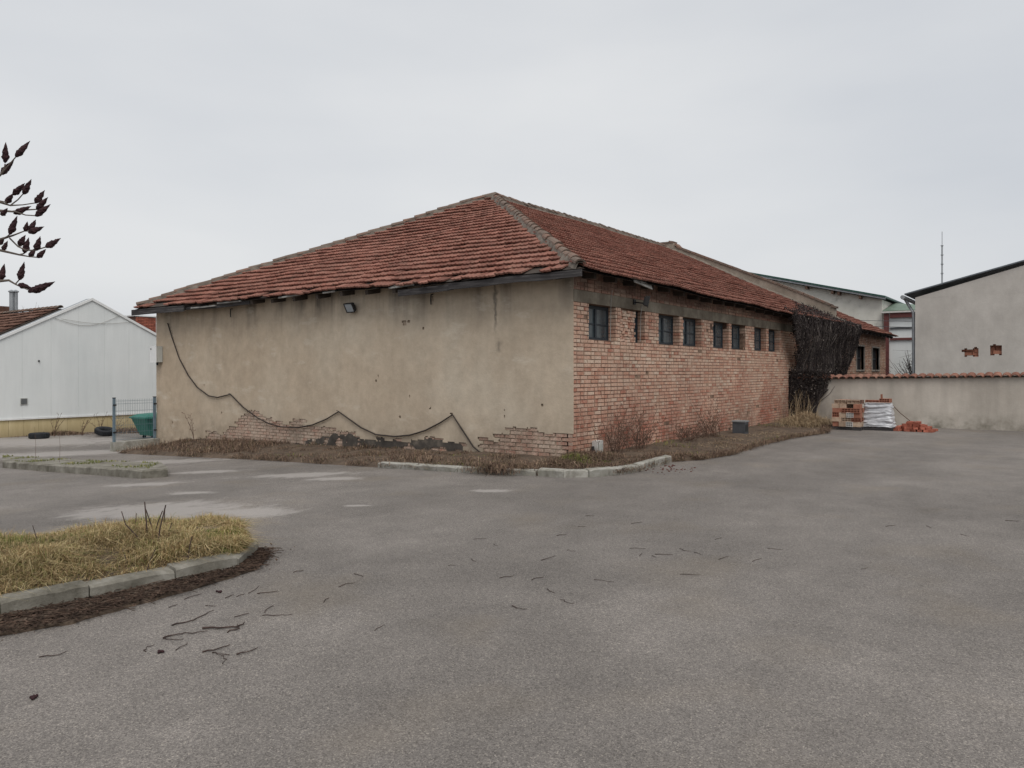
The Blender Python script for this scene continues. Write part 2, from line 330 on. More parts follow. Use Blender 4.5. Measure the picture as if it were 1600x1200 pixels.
    M['clay_pale'] = simple('pale_block', (.34, .24, .175), (.50, .39, .30), 8, .92, .4, 40, .15, 0, .2)
    M['white_block'] = simple('white_block', (.46, .45, .43), (.60, .58, .56), 8, .92, .3, 40)
    M['red_rubble'] = simple('red_rubble', (.29, .09, .06), (.40, .145, .10), 10, .92, .4, 40, .15, 0, .35)
    t = NT('plastic_film'); c = t.ramp(t.noise(6, 5, .6, t.P((1, 1, 3))), [(.3, (.30, .31, .33)), (.7, (.60, .61, .64))]); M['film'] = t.done(c, .32, .5)
    M['soil'] = simple('soil', (.055, .040, .030), (.135, .098, .070), 5, .97, .9, 22)
    M['litter'] = simple('leaf_litter', (.035, .024, .019), (.115, .075, .055), 14, .95, .6, 40, .15, 0, .5)
    def grass(name, stops):
        t = NT(name); c = t.ramp(t.rnd(), stops); c = t.mix(1, c, t.ramp(t.noise(1.7, 4, .6), [(.3, .7), (.7, 1.2)]), 'MULTIPLY'); return t.done(c, .8, .2)
    M['grass_y'] = grass('grass_yellow_green', [(0, (.16, .10, .05)), (.3, (.31, .215, .10)), (.6, (.46, .35, .18)), (.72, (.54, .44, .25)), (.84, (.21, .19, .06)), (1, (.11, .13, .035))])
    M['grass_g'] = grass('grass_green', [(0, (.08, .11, .025)), (.5, (.15, .17, .045)), (1, (.30, .27, .09))])
    M['grass_d'] = grass('grass_dead', [(0, (.055, .036, .029)), (.35, (.13, .082, .060)), (.62, (.24, .16, .11)), (.76, (.36, .265, .18)), (.88, (.085, .052, .042)), (1, (.085, .09, .036))])
    M['straw'] = grass('straw', [(0, (.22, .155, .095)), (.5, (.37, .275, .17)), (1, (.50, .40, .27))])
    M['weed'] = simple('dead_weed', (.07, .042, .033), (.15, .095, .068), 9, .95, .2, 40)
    M['twig'] = simple('twig_bark', (.030, .020, .018), (.075, .05, .042), 12, .9, .3, 60)
    M['bark'] = simple('sumac_bark', (.085, .07, .06), (.15, .125, .105), 9, .9, .3, 40)
    M['seed'] = simple('sumac_seed', (.020, .010, .012), (.05, .022, .024), 30, .95, .5, 80)
    t = NT('vine'); c = t.ramp(t.rnd(), [(0, (.022, .018, .019)), (.6, (.05, .041, .04)), (.9, (.10, .084, .078)), (1, (.20, .175, .16))]); M['vine'] = t.done(c, .9, .15)
    t = NT('vine_leaf'); c = t.ramp(t.rnd(), [(0, (.018, .015, .015)), (.7, (.042, .035, .034)), (.93, (.075, .063, .058)), (1, (.22, .19, .17))]); M['vine_leaf'] = t.done(c, .9, .15)
    t = NT('tar'); c = t.ramp(t.noise(3, 6, .65), [(.25, (.04, .036, .033)), (.55, (.085, .075, .066)), (.8, (.20, .17, .14))]); t.bump(t.noise(20, 5, .7), .6, .012); M['tar'] = t.done(c, .95, .1)
    M['stain'] = simple('stain_grey', (.20, .18, .15), (.28, .25, .20), 20, .95, .2, 40)
    M['pebble'] = simple('red_grit', (.09, .035, .028), (.16, .06, .05), 12, .95, .2, 40, .15, 0, .3)
SILT = [(250, 797, 1.75, 1.15), (390, 800, .9, .6), (225, 757, 1.0, .45), (470, 742, 1.55, .65), (120, 708, 5.0, 2.0), (250, 722, 2.4, 1.1), (330, 737, 1.2, .5), (40, 690, 6, 3), (765, 767, .45, .22), (520, 748, .7, .35), (300, 770, .6, .25), (560, 790, .35, .12)]
mats()

# ------------------------------------------------------------------ ground
ys = [-300, -120, -40, -15, -8, -4, 0] + [k * .5 for k in range(1, 45)] + [26, 40, 120, 400]
xs = [-300, -100, -40, -20, -10, 0, 10, 20, 40, 100, 400]
g = MB(); nx_ = len(xs)
for y in ys:
    for x in xs: g.v.append((x, y, gz(y)))
for j in range(len(ys) - 1):
    for i in range(nx_ - 1): g.f.append([j*nx_ + i, j*nx_ + i + 1, (j+1)*nx_ + i + 1, (j+1)*nx_ + i])
g.smooth = True
tag(g.build('asphalt_yard', M['asphalt']), 'wide worn grey asphalt yard around the brick building', 'ground', kind='structure')

# ------------------------------------------------------------------ generic pieces
def masked_sheet(mb, O, U, V, N, us, vs_, solid, thick, wob=0.0, seed=0.0):
    """sheet over a (u,v) grid, front face at O + N*0, back side at -N*thick along the edges of holes"""
    O, U, V, N = map(Vector, (O, U, V, N)); idx = {}
    def vtx(i, j, b):
        k = (i, j, b)
        if k not in idx:
            p = O + U * us[i] + V * vs_[j]
            if b: p = p - N * thick
            elif wob: p = p + N * (wob * nz(p, .8, seed) + wob * .4 * nz(p, 4, seed + 3))
            idx[k] = mb.vert(p)
        return idx[k]
    A, B = len(us) - 1, len(vs_) - 1
    S = [[solid((us[i] + us[i+1]) / 2, (vs_[j] + vs_[j+1]) / 2) for j in range(B)] for i in range(A)]
    flip = U.cross(V).dot(N) < 0
    def q(a): mb.f.append(list(reversed(a)) if flip else a)
    def sol(i, j): return 0 <= i < A and 0 <= j < B and S[i][j]
    for i in range(A):
        for j in range(B):
            if not S[i][j]: continue
            q([vtx(i, j, 0), vtx(i+1, j, 0), vtx(i+1, j+1, 0), vtx(i, j+1, 0)])
            for (di, dj, a, b) in ((-1, 0, (i, j+1), (i, j)), (1, 0, (i+1, j), (i+1, j+1)), (0, -1, (i, j), (i+1, j)), (0, 1, (i+1, j+1), (i, j+1))):
                if not sol(i + di, j + dj): q([vtx(*a, 0), vtx(*a, 1), vtx(*b, 1), vtx(*b, 0)])
def lin(a, b, n): return [a + (b - a) * k / n for k in range(n + 1)]
def interp(pts, x):
    if x <= pts[0][0]: return pts[0][1]
    for (a, b), (c, d) in zip(pts, pts[1:]):
        if x <= c: return b + (d - b) * (x - a) / max(c - a, 1e-6)
    return pts[-1][1]

BR = MB(); BR.box((-.5, 0, -.5), (.5, 1, .5))
# soften the front arris of a unit brick: front face slightly smaller
bv = []
for (x, y, z) in BR.v: bv.append((x * (.955 if y == 0 else 1), y, z * (.91 if y == 0 else 1)))
BRV, BRF = bv, BR.f

class Bricks:
    """collects bricks as (matrix, distance); the nearest become objects, the rest one stuff part"""
    def __init__(s): s.items = []
    def add(s, M_, key): s.items.append((M_, key, (M_.translation - CAM).length))

# ================================================================== WAREHOUSE
W = 14.15; OV = .42; ZE = 3.50; RX, RY, ZR = 6.95, W / 2, 7.12; FX = 19.45
warehouse = empty('brick_warehouse', (0, 0, 0), 'long low warehouse with ochre plastered end wall, brick side wall and red tiled hip roof', 'warehouse')
k1 = (ZR - ZE) / (RX + OV); k2 = (ZR - ZE) / (RY + OV)
def sag(x, y):
    return .045 * nz((x, y, 0), .35, 4.2) + .02 * nz((x, y, 0), 1.3, 9) - .05 * math.exp(-((x - 9) / 5) ** 2) * (1 if y < RY else 0) - .03 * math.exp(-((y - 6) / 3.5) ** 2) * math.exp(-(x / 4) ** 2)
def roofz(x, y):
    return min(ZE + (x + OV) * k1, ZE + (y + OV) * k2, ZE + (W + OV - y) * k2) + sag(x, y)
def px_y(px): return on_x(px, HY, 0).y           # column on the plastered wall
def px_x(px): return on_y(px, HY, 0).x           # column on the brick wall

# ---- plastered end wall (plane x = 0)
plaster_wall = empty('plastered_wall', (0, 0, 0)); plaster_wall.parent = warehouse
prof_px = [(245,690),(300,690),(322,683),(329,669),(338,682),(362,668),(372,655),(384,646),(402,641),(414,650),(423,659),(450,661),(460,655),(470,656),(495,668),(524,674),(540,676),(561,684),(599,684),(642,688),(671,685),(706,689),(724,694),(731,712),(746,712),(752,690),(768,684),(780,675),(794,670),(823,672),(853,670),(869,669),(872,675),(886,675),(897,671)]
prof = sorted((on_x(px, py, 0).y, on_x(px, py, 0).z) for px, py in prof_px)
CO = .076
def exposed(y, z):
    y += .022 * nz((y * 6, 0, z * 6), 1, 2) + .012 * nz((y * 19, 0, z * 19), 1, 6); z += .020 * nz((y * 7, 0, z * 7), 1, 9) + .012 * nz((y * 17, 0, z * 17), 1, 3)
    r_ = math.floor((z + .55) / CO); i_ = math.floor((y + (r_ % 2) * .13) / .262)
    yc, zc_ = (i_ + .5) * .262 - (r_ % 2) * .13, -.55 + (r_ + .5) * CO
    hsh = math.sin(r_ * 12.9898 + i_ * 78.233) * 43758.5453; hsh -= math.floor(hsh)
    fr = (z + .55) / CO - r_
    return zc_ + (hsh - .5) * .17 + (.03 if fr > .9 else 0) < interp(prof, yc) 
def pit(y, z):
    for (px, py, r) in ((632, 505, .05), (640, 503, .035), (662, 513, .04), (676, 468, .05), (706, 646, .03), (675, 470, .035), (588, 595, .022), (641, 619, .022), (673, 638, .026), (626, 651, .024), (868, 573, .022), (848, 634, .02), (789, 650, .022), (789, 641, .018), (592, 588, .02), (575, 545, .02), (320, 602, .02), (347, 645, .025), (300, 600, .018), (270, 660, .03)):
        p = on_x(px, py, 0)
        if (y - p.y) ** 2 + (z - p.z) ** 2 < (r * (1 + .5 * nz((y * 9, 0, z * 9), 1, px))) ** 2: return True
    return False
mb = MB()
zs = lin(-.62, .95, 58) + lin(.95, 3.62, 50)[1:]
masked_sheet(mb, (-.017, 0, 0), (0, 1, 0), (0, 0, 1), (-1, 0, 0), lin(0, W, 520), zs, lambda y, z: not exposed(y, z) and not pit(y, z), .025, .006, 1.7)
mb.build('plaster', M['plaster'], plaster_wall)
mb = MB(); mb.box((.014, .014, -.9), (.30, W, 3.60)); mb.build('wall_core', M['mortar_pale'], plaster_wall)
# dark tarred render remnant along the foot of the plastered wall
mb = MB()
tar = sorted((on_x(px, py, 0).y, on_x(px, py, 0).z) for px, py in [(536,684),(545,677),(561,684),(599,684),(625,690),(642,688),(671,685),(706,689),(722,694),(727,706),(735,720)])
def tarred(y, z):
    if not (tar[0][0] < y < tar[-1][0]): 
        return False
    n = nz((y * 3, 0, z * 5), 1, 8) + .5 * nz((y * 9, 0, z * 11), 1, 1)
    top = interp(tar, y) + .03 * nz((y * 6, 0, 0), 1, 4)
    return z < top and n < .18 + .5 * (z > top - .12)
masked_sheet(mb, (-.013, 0, 0), (0, 1, 0), (0, 0, 1), (-1, 0, 0), lin(1.8, 6.5, 150), lin(-.4, .55, 40), tarred, .025, .006, 3)
tar2 = sorted((on_x(px, py, 0).y, on_x(px, py, 0).z) for px, py in [(330,688),(400,688),(420,694),(455,694),(470,690),(500,684),(524,679),(552,680)])
masked_sheet(mb, (-.012, 0, 0), (0, 1, 0), (0, 0, 1), (-1, 0, 0), lin(6.0, 11.4, 160), lin(-.5, .4, 36),
    lambda y, z: tar2[0][0] < y < tar2[-1][0] and z < interp(tar2, y) + .05 * nz((y * 5, 0, 0), 1, 3) and nz((y * 3.2, 0, z * 6), 1, 12) + .5 * nz((y * 10, 0, z * 12), 1, 1) < .05, .02, .006, 5)
tarp = mb.build('tarred_render', M['tar'], plaster_wall); tarp['label'] = 'blackened remnant of render along the foot of the wall'
# bricks exposed below the plaster
bricks = Bricks()
zc = -.55; row = 0
while zc < .85:
    y = .0 - (.13 if row % 2 else 0)
    while y < W:
        a, b = max(y, .012), min(y + .25, W - .01)
        if b - a > .05 and any(exposed(a + (b - a) * f, zc + CO * g_) for f in (.05, .5, .95) for g_ in (0.05, .5, 1)):
            j = random.uniform(-.004, .006)
            Mx = Matrix.Translation((-.004 + j, (a + b) / 2, zc + CO / 2)) @ Matrix.Rotation(-math.pi / 2, 4, 'Z') @ Matrix.Rotation(random.uniform(-.012, .012), 4, 'Y') @ Matrix.Diagonal((b - a - .012, .06, CO - .013, 1))
            bricks.add(Mx, 'wash')
        y += .262
    zc += CO; row += 1

# ---- brick side wall (plane y = 0)
brick_wall = empty('brick_wall', (0, 0, 0)); brick_wall.parent = warehouse
z_sill, z_lint, z_beam = 2.27, 2.955, 3.18
def zx(v): return px_x(880 + v / 4.21)
win = [(zx(168), zx(345)), (zx(380), zx(537)), (zx(628), zx(765)), (zx(792), zx(910)), (zx(987), zx(1088)), (zx(1108), zx(1197)), (zx(1257), zx(1335)), (zx(1352), zx(1424))]
BL = FX
winm = [(a - .02, b + .02) for a, b in win]
us = sorted({0.014, BL} | {a for w in winm for a in w}); vz = [-.9, z_sill - .012, z_lint, 3.6]
mb = MB()
masked_sheet(mb, (0, .009, 0), (1, 0, 0), (0, 0, 1), (0, -1, 0), us, vz, lambda x, z: not (z_sill - .012 < z < z_lint and any(a < x < b for a, b in winm)), .24)
mb.build('mortar_bed', M['mortar'], brick_wall)
mb = MB()
mb.box((-.002, -.012, z_lint + .003), (BL, .2, z_beam)); mb.build('concrete_beam', M['beam'], brick_wall)
infill = (zx(380), zx(482))
zc = -.304; row = 0
while zc < 3.6:
    if zc + CO > z_lint + .01 and zc < z_beam - .02: zc += CO if zc + CO > z_beam - .03 or True else 0; row += 1; continue
    cuts = []
    if zc + CO / 2 > z_sill and zc < z_lint: cuts = win
    x = -.13 if row % 2 else 0.0
    while x < BL:
        step = .131 if random.random() < .38 else .262
        segs = [(max(x, .0), min(x + step - .020, BL))]
        for a, b in cuts:
            ns = []
            for s0, s1 in segs:
                if s1 <= a or s0 >= b: ns.append((s0, s1)); continue
                if s0 < a: ns.append((s0, a))
                if s1 > b: ns.append((b, s1))
            segs = ns
        for s0, s1 in segs:
            if s1 - s0 < .03: continue
            dep = .06
            for a, b in cuts:
                if abs(s0 - b) < .002 or abs(s1 - a) < .002: dep = .205
            if s0 == 0: dep = .11
            hgt = CO - .009 - random.uniform(0, .005)
            top = min(zc + hgt, 3.6)
            Mx = Matrix.Translation(((s0 + s1) / 2, random.uniform(-.006, .003) + (.012 if random.random() < .01 else 0), zc + (top - zc) / 2)) @ Matrix.Rotation(random.uniform(-.014, .014), 4, 'Y') @ Matrix.Diagonal((s1 - s0 - random.uniform(0, .006), dep, top - zc, 1))
            bricks.add(Mx, 'brick')
        x += step
    zc += CO; row += 1
# rough brick infill of the second window opening
z = z_sill + .004; row = 0
while z < z_lint - .05:
    h = random.uniform(.05, .075); x = infill[0] + .005
    while x < infill[1] - .03:
        w = min(random.uniform(.07, .2), infill[1] - x)
        Mx = Matrix.Translation((x + w / 2, .035 + random.uniform(-.02, .02), z + h / 2)) @ Matrix.Rotation(random.uniform(-.12, .12), 4, 'Y') @ Matrix.Rotation(random.uniform(-.15, .15), 4, 'Z') @ Matrix.Diagonal((w - .01, .12, h - .006, 1))
        bricks.add(Mx, 'brick'); x += w
    z += h
mb = MB(); mb.box((infill[0], .07, z_sill), (infill[1], .22, z_lint)); mb.build('infill_core', M['mortar'], brick_wall)
# nearest 300 bricks as objects, the rest one part
bricks.items.sort(key=lambda t: t[2])
bm_b = bpy.data.meshes.new('brick'); bm_b.from_pydata(BRV, [], BRF); bm_b.materials.append(M['brick'])
bm_w = bpy.data.meshes.new('brick_washed'); bm_w.from_pydata(BRV, [], BRF); bm_w.materials.append(M['brick_wash'])
rest = MB(); restw = MB()
for k, (Mx, key, d) in enumerate(bricks.items):
    if k < 300:
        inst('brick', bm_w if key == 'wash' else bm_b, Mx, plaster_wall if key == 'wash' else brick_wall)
    else: add_mesh(rest if key == 'brick' else restw, BRV, BRF, Mx)
n0 = len(rest.f); off = len(rest.v)
rest.v += restw.v; rest.f += [[i + off for i in f] for f in restw.f]
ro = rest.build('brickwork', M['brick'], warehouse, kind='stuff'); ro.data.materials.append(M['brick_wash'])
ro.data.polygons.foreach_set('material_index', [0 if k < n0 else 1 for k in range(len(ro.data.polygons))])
# other walls, hidden from the street
mb = MB(); mb.box((.31, W - .3, -.9), (FX, W, 3.6)); mb.box((.35, .30, 2.2), (FX - .1, .34, 2.22)); mb.build('rear_wall', M['mortar'], warehouse)
mb = MB(); mb.box((.32, 1.6, -.6), (FX - .05, 1.65, 3.55)); mb.build('inner_partition', M['dark'], warehouse)
# windows
def window(x0, x1, z0, z1, y, parent, panes=True, narrow=False):
    t = empty('window', ((x0 + x1) / 2, y, z0)); t.location = Vector(((x0 + x1) / 2, y, z0)) - wloc(parent); t.parent = parent
    f = MB(); fw = .045
    f.box((x0, y, z0), (x0 + fw, y + .05, z1)); f.box((x1 - fw, y, z0), (x1, y + .05, z1))
    f.box((x0 + fw, y, z0), (x1 - fw, y + .05, z0 + .06)); f.box((x0 + fw, y, z1 - .06), (x1 - fw, y + .05, z1))
    xm = (x0 + x1) / 2; zm = (z0 + z1) / 2 - .02
    if not narrow: f.box((xm - .035, y - .008, z0 + .06), (xm + .035, y + .045, z1 - .06))
    f.box((x0 + fw, y + .004, zm - .014), (x1 - fw, y + .043, zm + .014))
    f.build('frame', M['window_frame'], t)
    cols = [(x0 + fw, x1 - fw)] if narrow else [(x0 + fw, xm - .035), (xm + .035, x1 - fw)]
    for a, b in cols:
        for c, d in ((z0 + .06, zm - .014), (zm + .014, z1 - .06)):
            p = MB(); p.box((a, y + .02, c), (b, y + .028, d)); p.build('pane', M['glass'], t)
    return t
for k, (a, b) in enumerate(win):
    if k == 1: window(infill[1] + .003, b - .002, z_sill + .004, z_lint - .004, .17, warehouse, narrow=True)
    else: window(a + .002, b - .002, z_sill + .004, z_lint - .004, .16, warehouse)
for k, (a, b) in enumerate(win):
    if k == 1: continue
    s_ = MB(); s_.box((a + .002, -.004, z_sill - .01), (b - .002, .16, z_sill + .003)); s_.build('window_sill', M['mortar'], warehouse)

# ---- roof
roof = empty('roof', (0, 0, 0)); roof.parent = warehouse
mb = MB()      # board deck under the tiles: end slope, street slope, rear slope
def deck_tri(P, n=14):
    rows = []
    for j in range(n + 1):
        a = P[0].lerp(P[3], j / n); b = P[1].lerp(P[2], j / n); r = []
        for i in range(n + 1):
            p = a.lerp(b, i / n); q_ = p.copy(); q_.z += sag(p.x, p.y) - .012; r.append(q_)
        rows.append(r)
    for j in range(n):
        for i in range(n):
            mb.face(rows[j][i], rows[j][i+1], rows[j+1][i+1], rows[j+1][i])
            dn = Vector((0, 0, -.035)); mb.face(rows[j+1][i] + dn, rows[j+1][i+1] + dn, rows[j][i+1] + dn, rows[j][i] + dn)
e00 = Vector((-OV, -OV, ZE)); e01 = Vector((-OV, W + OV, ZE)); apex = Vector((RX, RY, ZR)); e10 = Vector((FX, -OV, ZE)); e11 = Vector((FX, W + OV, ZE)); rend = Vector((FX, RY, ZR))
deck_tri([e01, e00, apex, apex]); deck_tri([e00, e10, rend, apex]); deck_tri([e11, e01, apex, rend])
mb.build('roof_deck', M['deck'], roof)
# one interlocking clay tile: front edge at y=0, back at y=.40, two flutes
tv, tf = [], []
px_prof = [(-.112, .022), (-.095, .025), (-.078, .010), (-.045, .004), (-.018, .008), (0, .016), (.018, .008), (.045, .004), (.078, .008), (.112, .010)]
for (yy, zz, sc) in ((0, .046, 1.0), (.40, -.010, .85)):
    for x, zp in px_prof: tv.append((x, yy, zz + zp * sc))
n = len(px_prof)
for x, zp in px_prof: tv.append((x, .006, .046 + zp - .034))
for i in range(n - 1):
    tf.append([i, i + 1, n + i + 1, n + i]); tf.append([2*n + i, 2*n + i + 1, i + 1, i])
tv += [(.112, .40, -.02), (-.112, .40, -.02)]
tf += [[n - 1, 3*n - 1, 3*n, 2*n - 1], [2*n, 0, n, 3*n + 1]]
tile_me = bpy.data.meshes.new('roof_tile'); tile_me.from_pydata(tv, [], tf); tile_me.materials.append(M['tile'])
tiles = []
def lay(O, U, Vd, N, length, slope, inside, seed, ragged):
    rows = int(slope / .325)
    pitch = slope / rows; nc = int(length / .213)
    for r in range(rows):
        for c in range(nc + 2):
            u = (c + .5) * .213 - .1 
            v = r * pitch
            if not inside(u, v + pitch * .45): continue
            p = O + U * u + Vd * v; p.z += sag(p.x, p.y)
            rot = random.gauss(0, .012); tilt = random.gauss(0, .010); du = random.gauss(0, .004); dv = random.gauss(0, .010)
            nrow = nz((u * .8, r * .5, seed), 1, 3)
            rot += .03 * nrow
            if ragged and r <= 1:
                q_ = nz((u * 1.25, r * 3.1, seed), 1, 6) * 1.35
                if r == 0:
                    if q_ > .46 or random.random() < .05: continue
                    rot += -.55 * max(0, q_ - .02) + random.gauss(0, .035); dv += -.16 * max(0, q_) + random.gauss(0, .025); tilt -= .30 * max(0, q_ - .1)
                else: rot += random.gauss(0, .02) + .10 * max(0, q_)
            if random.random() < .012: rot += random.gauss(0, .10); dv -= random.uniform(0, .08)
            Mx = frame(p + U * du + Vd * (dv - .05) + N * random.uniform(.0, .006), U, Vd, N) @ Matrix.Rotation(rot, 4, 'Z') @ Matrix.Rotation(tilt, 4, 'X')
            tiles.append((Mx, (p - CAM).length))
# end slope over the plastered wall: U must make U x V = N (up); going along -y
Vd = Vector((RX + OV, 0, ZR - ZE)); s1 = Vd.length; Vd.normalize(); U = Vector((0, -1, 0)); N = U.cross(Vd)
L1 = W + 2 * OV
lay(e01, U, Vd, N, L1, s1, lambda u, v: (v / s1) * (RY + OV) + .06 < u < L1 - (v / s1) * (RY + OV) - .06, 1.0, True)
Vd2 = Vector((0, RY + OV, ZR - ZE)); s2 = Vd2.length; Vd2.normalize(); U2 = Vector((1, 0, 0)); N2 = U2.cross(Vd2)
lay(e00, U2, Vd2, N2, FX + OV, s2, lambda u, v: (v / s2) * (RX + OV) + .06 < u < FX + OV - .08, 2.0, False)
tiles.sort(key=lambda t: t[1])
rest = MB()
for k, (Mx, d) in enumerate(tiles):
    if k < 300: inst('roof_tile', tile_me, Mx, roof)
    else: add_mesh(rest, tv, tf, Mx)
rest.build('tile_field', M['tile'], roof, kind='stuff')
# rear slope cover (never faces the yard)
# hip and ridge caps: half-round tiles bedded in mortar
capv, capf = [], []
for (yy, rr, zz) in ((0, .105, .016), (.42, .09, .0)):
    for i in range(7):
        a = math.pi * i / 6; capv.append((rr * math.cos(a), yy, zz + rr * .85 * math.sin(a)))
for i in range(7):
    a = math.pi * i / 6; capv.append((.088 * math.cos(a), .006, .006 + .064 * math.sin(a)))
for i in range(6): capf.append([i + 1, i, 7 + i, 7 + i + 1]); capf.append([i, i + 1, 14 + i + 1, 14 + i])
cap_me = bpy.data.meshes.new('ridge_tile'); cap_me.from_pydata(capv, [], [list(reversed(f)) for f in capf]); cap_me.materials.append(M['ridge'])
def ridge(a, b, mort_w, mort_h):
    a, b = Vector(a), Vector(b); d = b - a; L = d.length; d.normalize(); s_ = d.cross(Vector((0, 0, 1))).normalized(); u = s_.cross(d)
    nn = int(L / .36); bed = MB(); prev = None
    for k in range(nn + 1):
        p = a + d * (L * k / nn); p.z += sag(p.x, p.y)
        if k < nn:
            Mx = frame(p + u * (.035 + random.uniform(-.012, .012)) + s_ * random.gauss(0, .008), s_, d, u) @ Matrix.Rotation(random.gauss(0, .03), 4, 'Z') @ Matrix.Rotation(random.gauss(0, .02), 4, 'X')
            inst('ridge_tile', cap_me, Mx, roof)
    m = nn * 5
    for k in range(m + 1):
        p = a + d * (L * k / m); p.z += sag(p.x, p.y); tp = min(1, .45 + k / 10); w = tp * mort_w * (1 + .35 * nz(p, 2.3, 3) + .3 * nz(p, 7, 5)); w2 = tp * mort_w * (1 + .35 * nz(p, 2.3, 13) + .3 * nz(p, 7, 9))
        ring = [p - s_ * w - u * (.02 + w * .42), p - s_ * w * .8 + u * (mort_h * .1 - w * .2), p - s_ * .09 * tp + u * mort_h, p + s_ * .09 * tp + u * mort_h, p + s_ * w2 * .8 + u * (mort_h * .1 - w2 * .2), p + s_ * w2 - u * (.02 + w2 * .42)]
        if prev:
            for i in range(5): bed.face(prev[i], ring[i], ring[i+1], prev[i+1])
        prev = ring
    bed.build('ridge_mortar', M['roof_mortar'], roof)
ridge(e00 + Vector((.05, .05, .03)), apex + Vector((0, 0, .02)), .165, .07)
ridge(e01 + Vector((.05, -.05, .03)), apex + Vector((0, 0, .02)), .14, .07)
ridge(apex + Vector((0, 0, .03)), rend + Vector((-.1, 0, .03)), .13, .07)
# eaves timber
def eave_board(ya, yb, x, z0, h, m='wood', th=.035, dz=0.0, nm='fascia_board'):
    b = MB(); nseg = max(2, int(abs(yb - ya) / .4))
    for k in range(nseg):
        y0 = ya + (yb - ya) * k / nseg; y1 = ya + (yb - ya) * (k + 1) / nseg
        za = z0 + sag(x, y0) + dz * k / nseg; zb = z0 + sag(x, y1) + dz * (k + 1) / nseg
        ha = h * (1 + .06 * nz((y0 * 4, 1, 2), 1)); hb = h * (1 + .06 * nz((y1 * 4, 1, 2), 1))
        b.hexa([(x, y0, za - ha), (x + th, y0, za - ha), (x + th, y1, zb - hb), (x, y1, zb - hb)], [(x, y0, za), (x + th, y0, za), (x + th, y1, zb), (x, y1, zb)])
    return b.build(nm, M[m], roof)
eave_board(-OV - .02, 2.62, -OV - .045, ZE - .03, .125, dz=-.02)
eave_board(2.55, 4.05, -OV + .0, ZE - .05, .13, dz=-.05)
eave_board(12.0, W + OV + .12, -OV - .05, ZE - .035, .16, dz=-.02)
eave_board(9.2, 12.2, -OV + .03, ZE - .06, .09)
for (a_, b_, dz_) in ((9.5, 10.5, -.03), (7.2, 8.0, .0), (6.0, 6.4, -.02), (3.6, 4.3, .02), (10.6, 11.7, -.07)):
    eave_board(a_, b_, -OV - .02, ZE - .005 + dz_, .035, 'grey_wood', .06, dz=random.uniform(-.05, .03), nm='loose_lath')
for y in [k * .82 + .1 for k in range(18)]:
    b = MB(); z0 = roofz(-OV + .02, max(y, -OV)) - .05
    b.bar((-OV + .03, y, z0 - .07), (.3, y, z0 - .07 + .27 * k1), .09, .10); b.build('rafter', M['deck'], roof)
for x in [k * .82 + .35 for k in range(23)]:
    b = MB(); z0 = roofz(x, -OV + .02) - .05
    b.bar((x, -OV + .16, z0 - .07 + .13 * k2), (x, .3, z0 - .07 + .27 * k2), .09, .10); b.build('rafter', M['deck'], roof)
# torn boards hanging under the street eave
for (px, py, q_, w) in ((990, 437, (1018, 449), .10), (985, 433, (1003, 437), .06), (1000, 441, (1014, 449), .05)):
    a = on_y(px, py, -.40); c = on_y(q_[0], q_[1], -.37); b = MB(); b.bar(a, c, .02, w, (0, .3, 1)); b.build('loose_lath', M['grey_wood'], roof)

# ---- firewall that splits the roof
fw = MB()
def fz(y): t = abs(y - RY) / RY; return ZE + (min(y, W - y) + OV) * k2 + .20 + .24 * min(1, t * 1.3)
pts = [(y, fz(y)) for y in lin(.0, RY - .45, 14)] + [(RY - .35, fz(RY) + .02), (RY + .35, fz(RY) + .02)] + [(y, fz(y)) for y in lin(RY + .45, W, 14)]
for (y0, z0), (y1, z1) in zip(pts, pts[1:]):
    fw.hexa([(FX, y0, 0), (FX + .38, y0, 0), (FX + .38, y1, 0), (FX, y1, 0)], [(FX, y0, z0), (FX + .38, y0, z0), (FX + .38, y1, z1), (FX, y1, z1)])
fwo = fw.build('firewall', M['old_render'], warehouse)
ang = math.atan2(pts[1][1] - pts[0][1], pts[1][0] - pts[0][0])
y = -.06
while y < W:
    z0 = interp(pts, max(0, y + .08)); sl = math.atan((interp(pts, min(W, y + .2)) - interp(pts, max(0, y))) / .2)
    b = MB(); b.obox(Matrix.Translation((FX + .19, y, z0 - .035)) @ Matrix.Rotation(sl + random.gauss(0, .02), 4, 'X') @ Matrix.Rotation(random.gauss(0, .03), 4, 'Z'), (-.23, 0, .0), (.23, .21, .075)); b.build('coping_tile', M['ridge'], fwo)
    y += .205
fl = MB()      # mortar flashing where the tiles meet the firewall
for k in range(60):
    y0, y1 = -OV + (RY + OV) * k / 60, -OV + (RY + OV) * (k + 1) / 60
    for_y = lambda yy, dx, dz: Vector((FX - dx, yy, ZE + (yy + OV) * k2 + sag(FX, yy) + dz))
    w = .13 + .06 * nz((y0 * 3, 0, 0), 1, 2); fl.face(for_y(y0, w, .055), for_y(y1, w, .055), for_y(y1, 0, .13), for_y(y0, 0, .13)); fl.face(for_y(y0, w, .0), for_y(y1, w, .0), for_y(y1, w, .055), for_y(y0, w, .055))
fl.build('flashing', M['roof_mortar'], fwo)

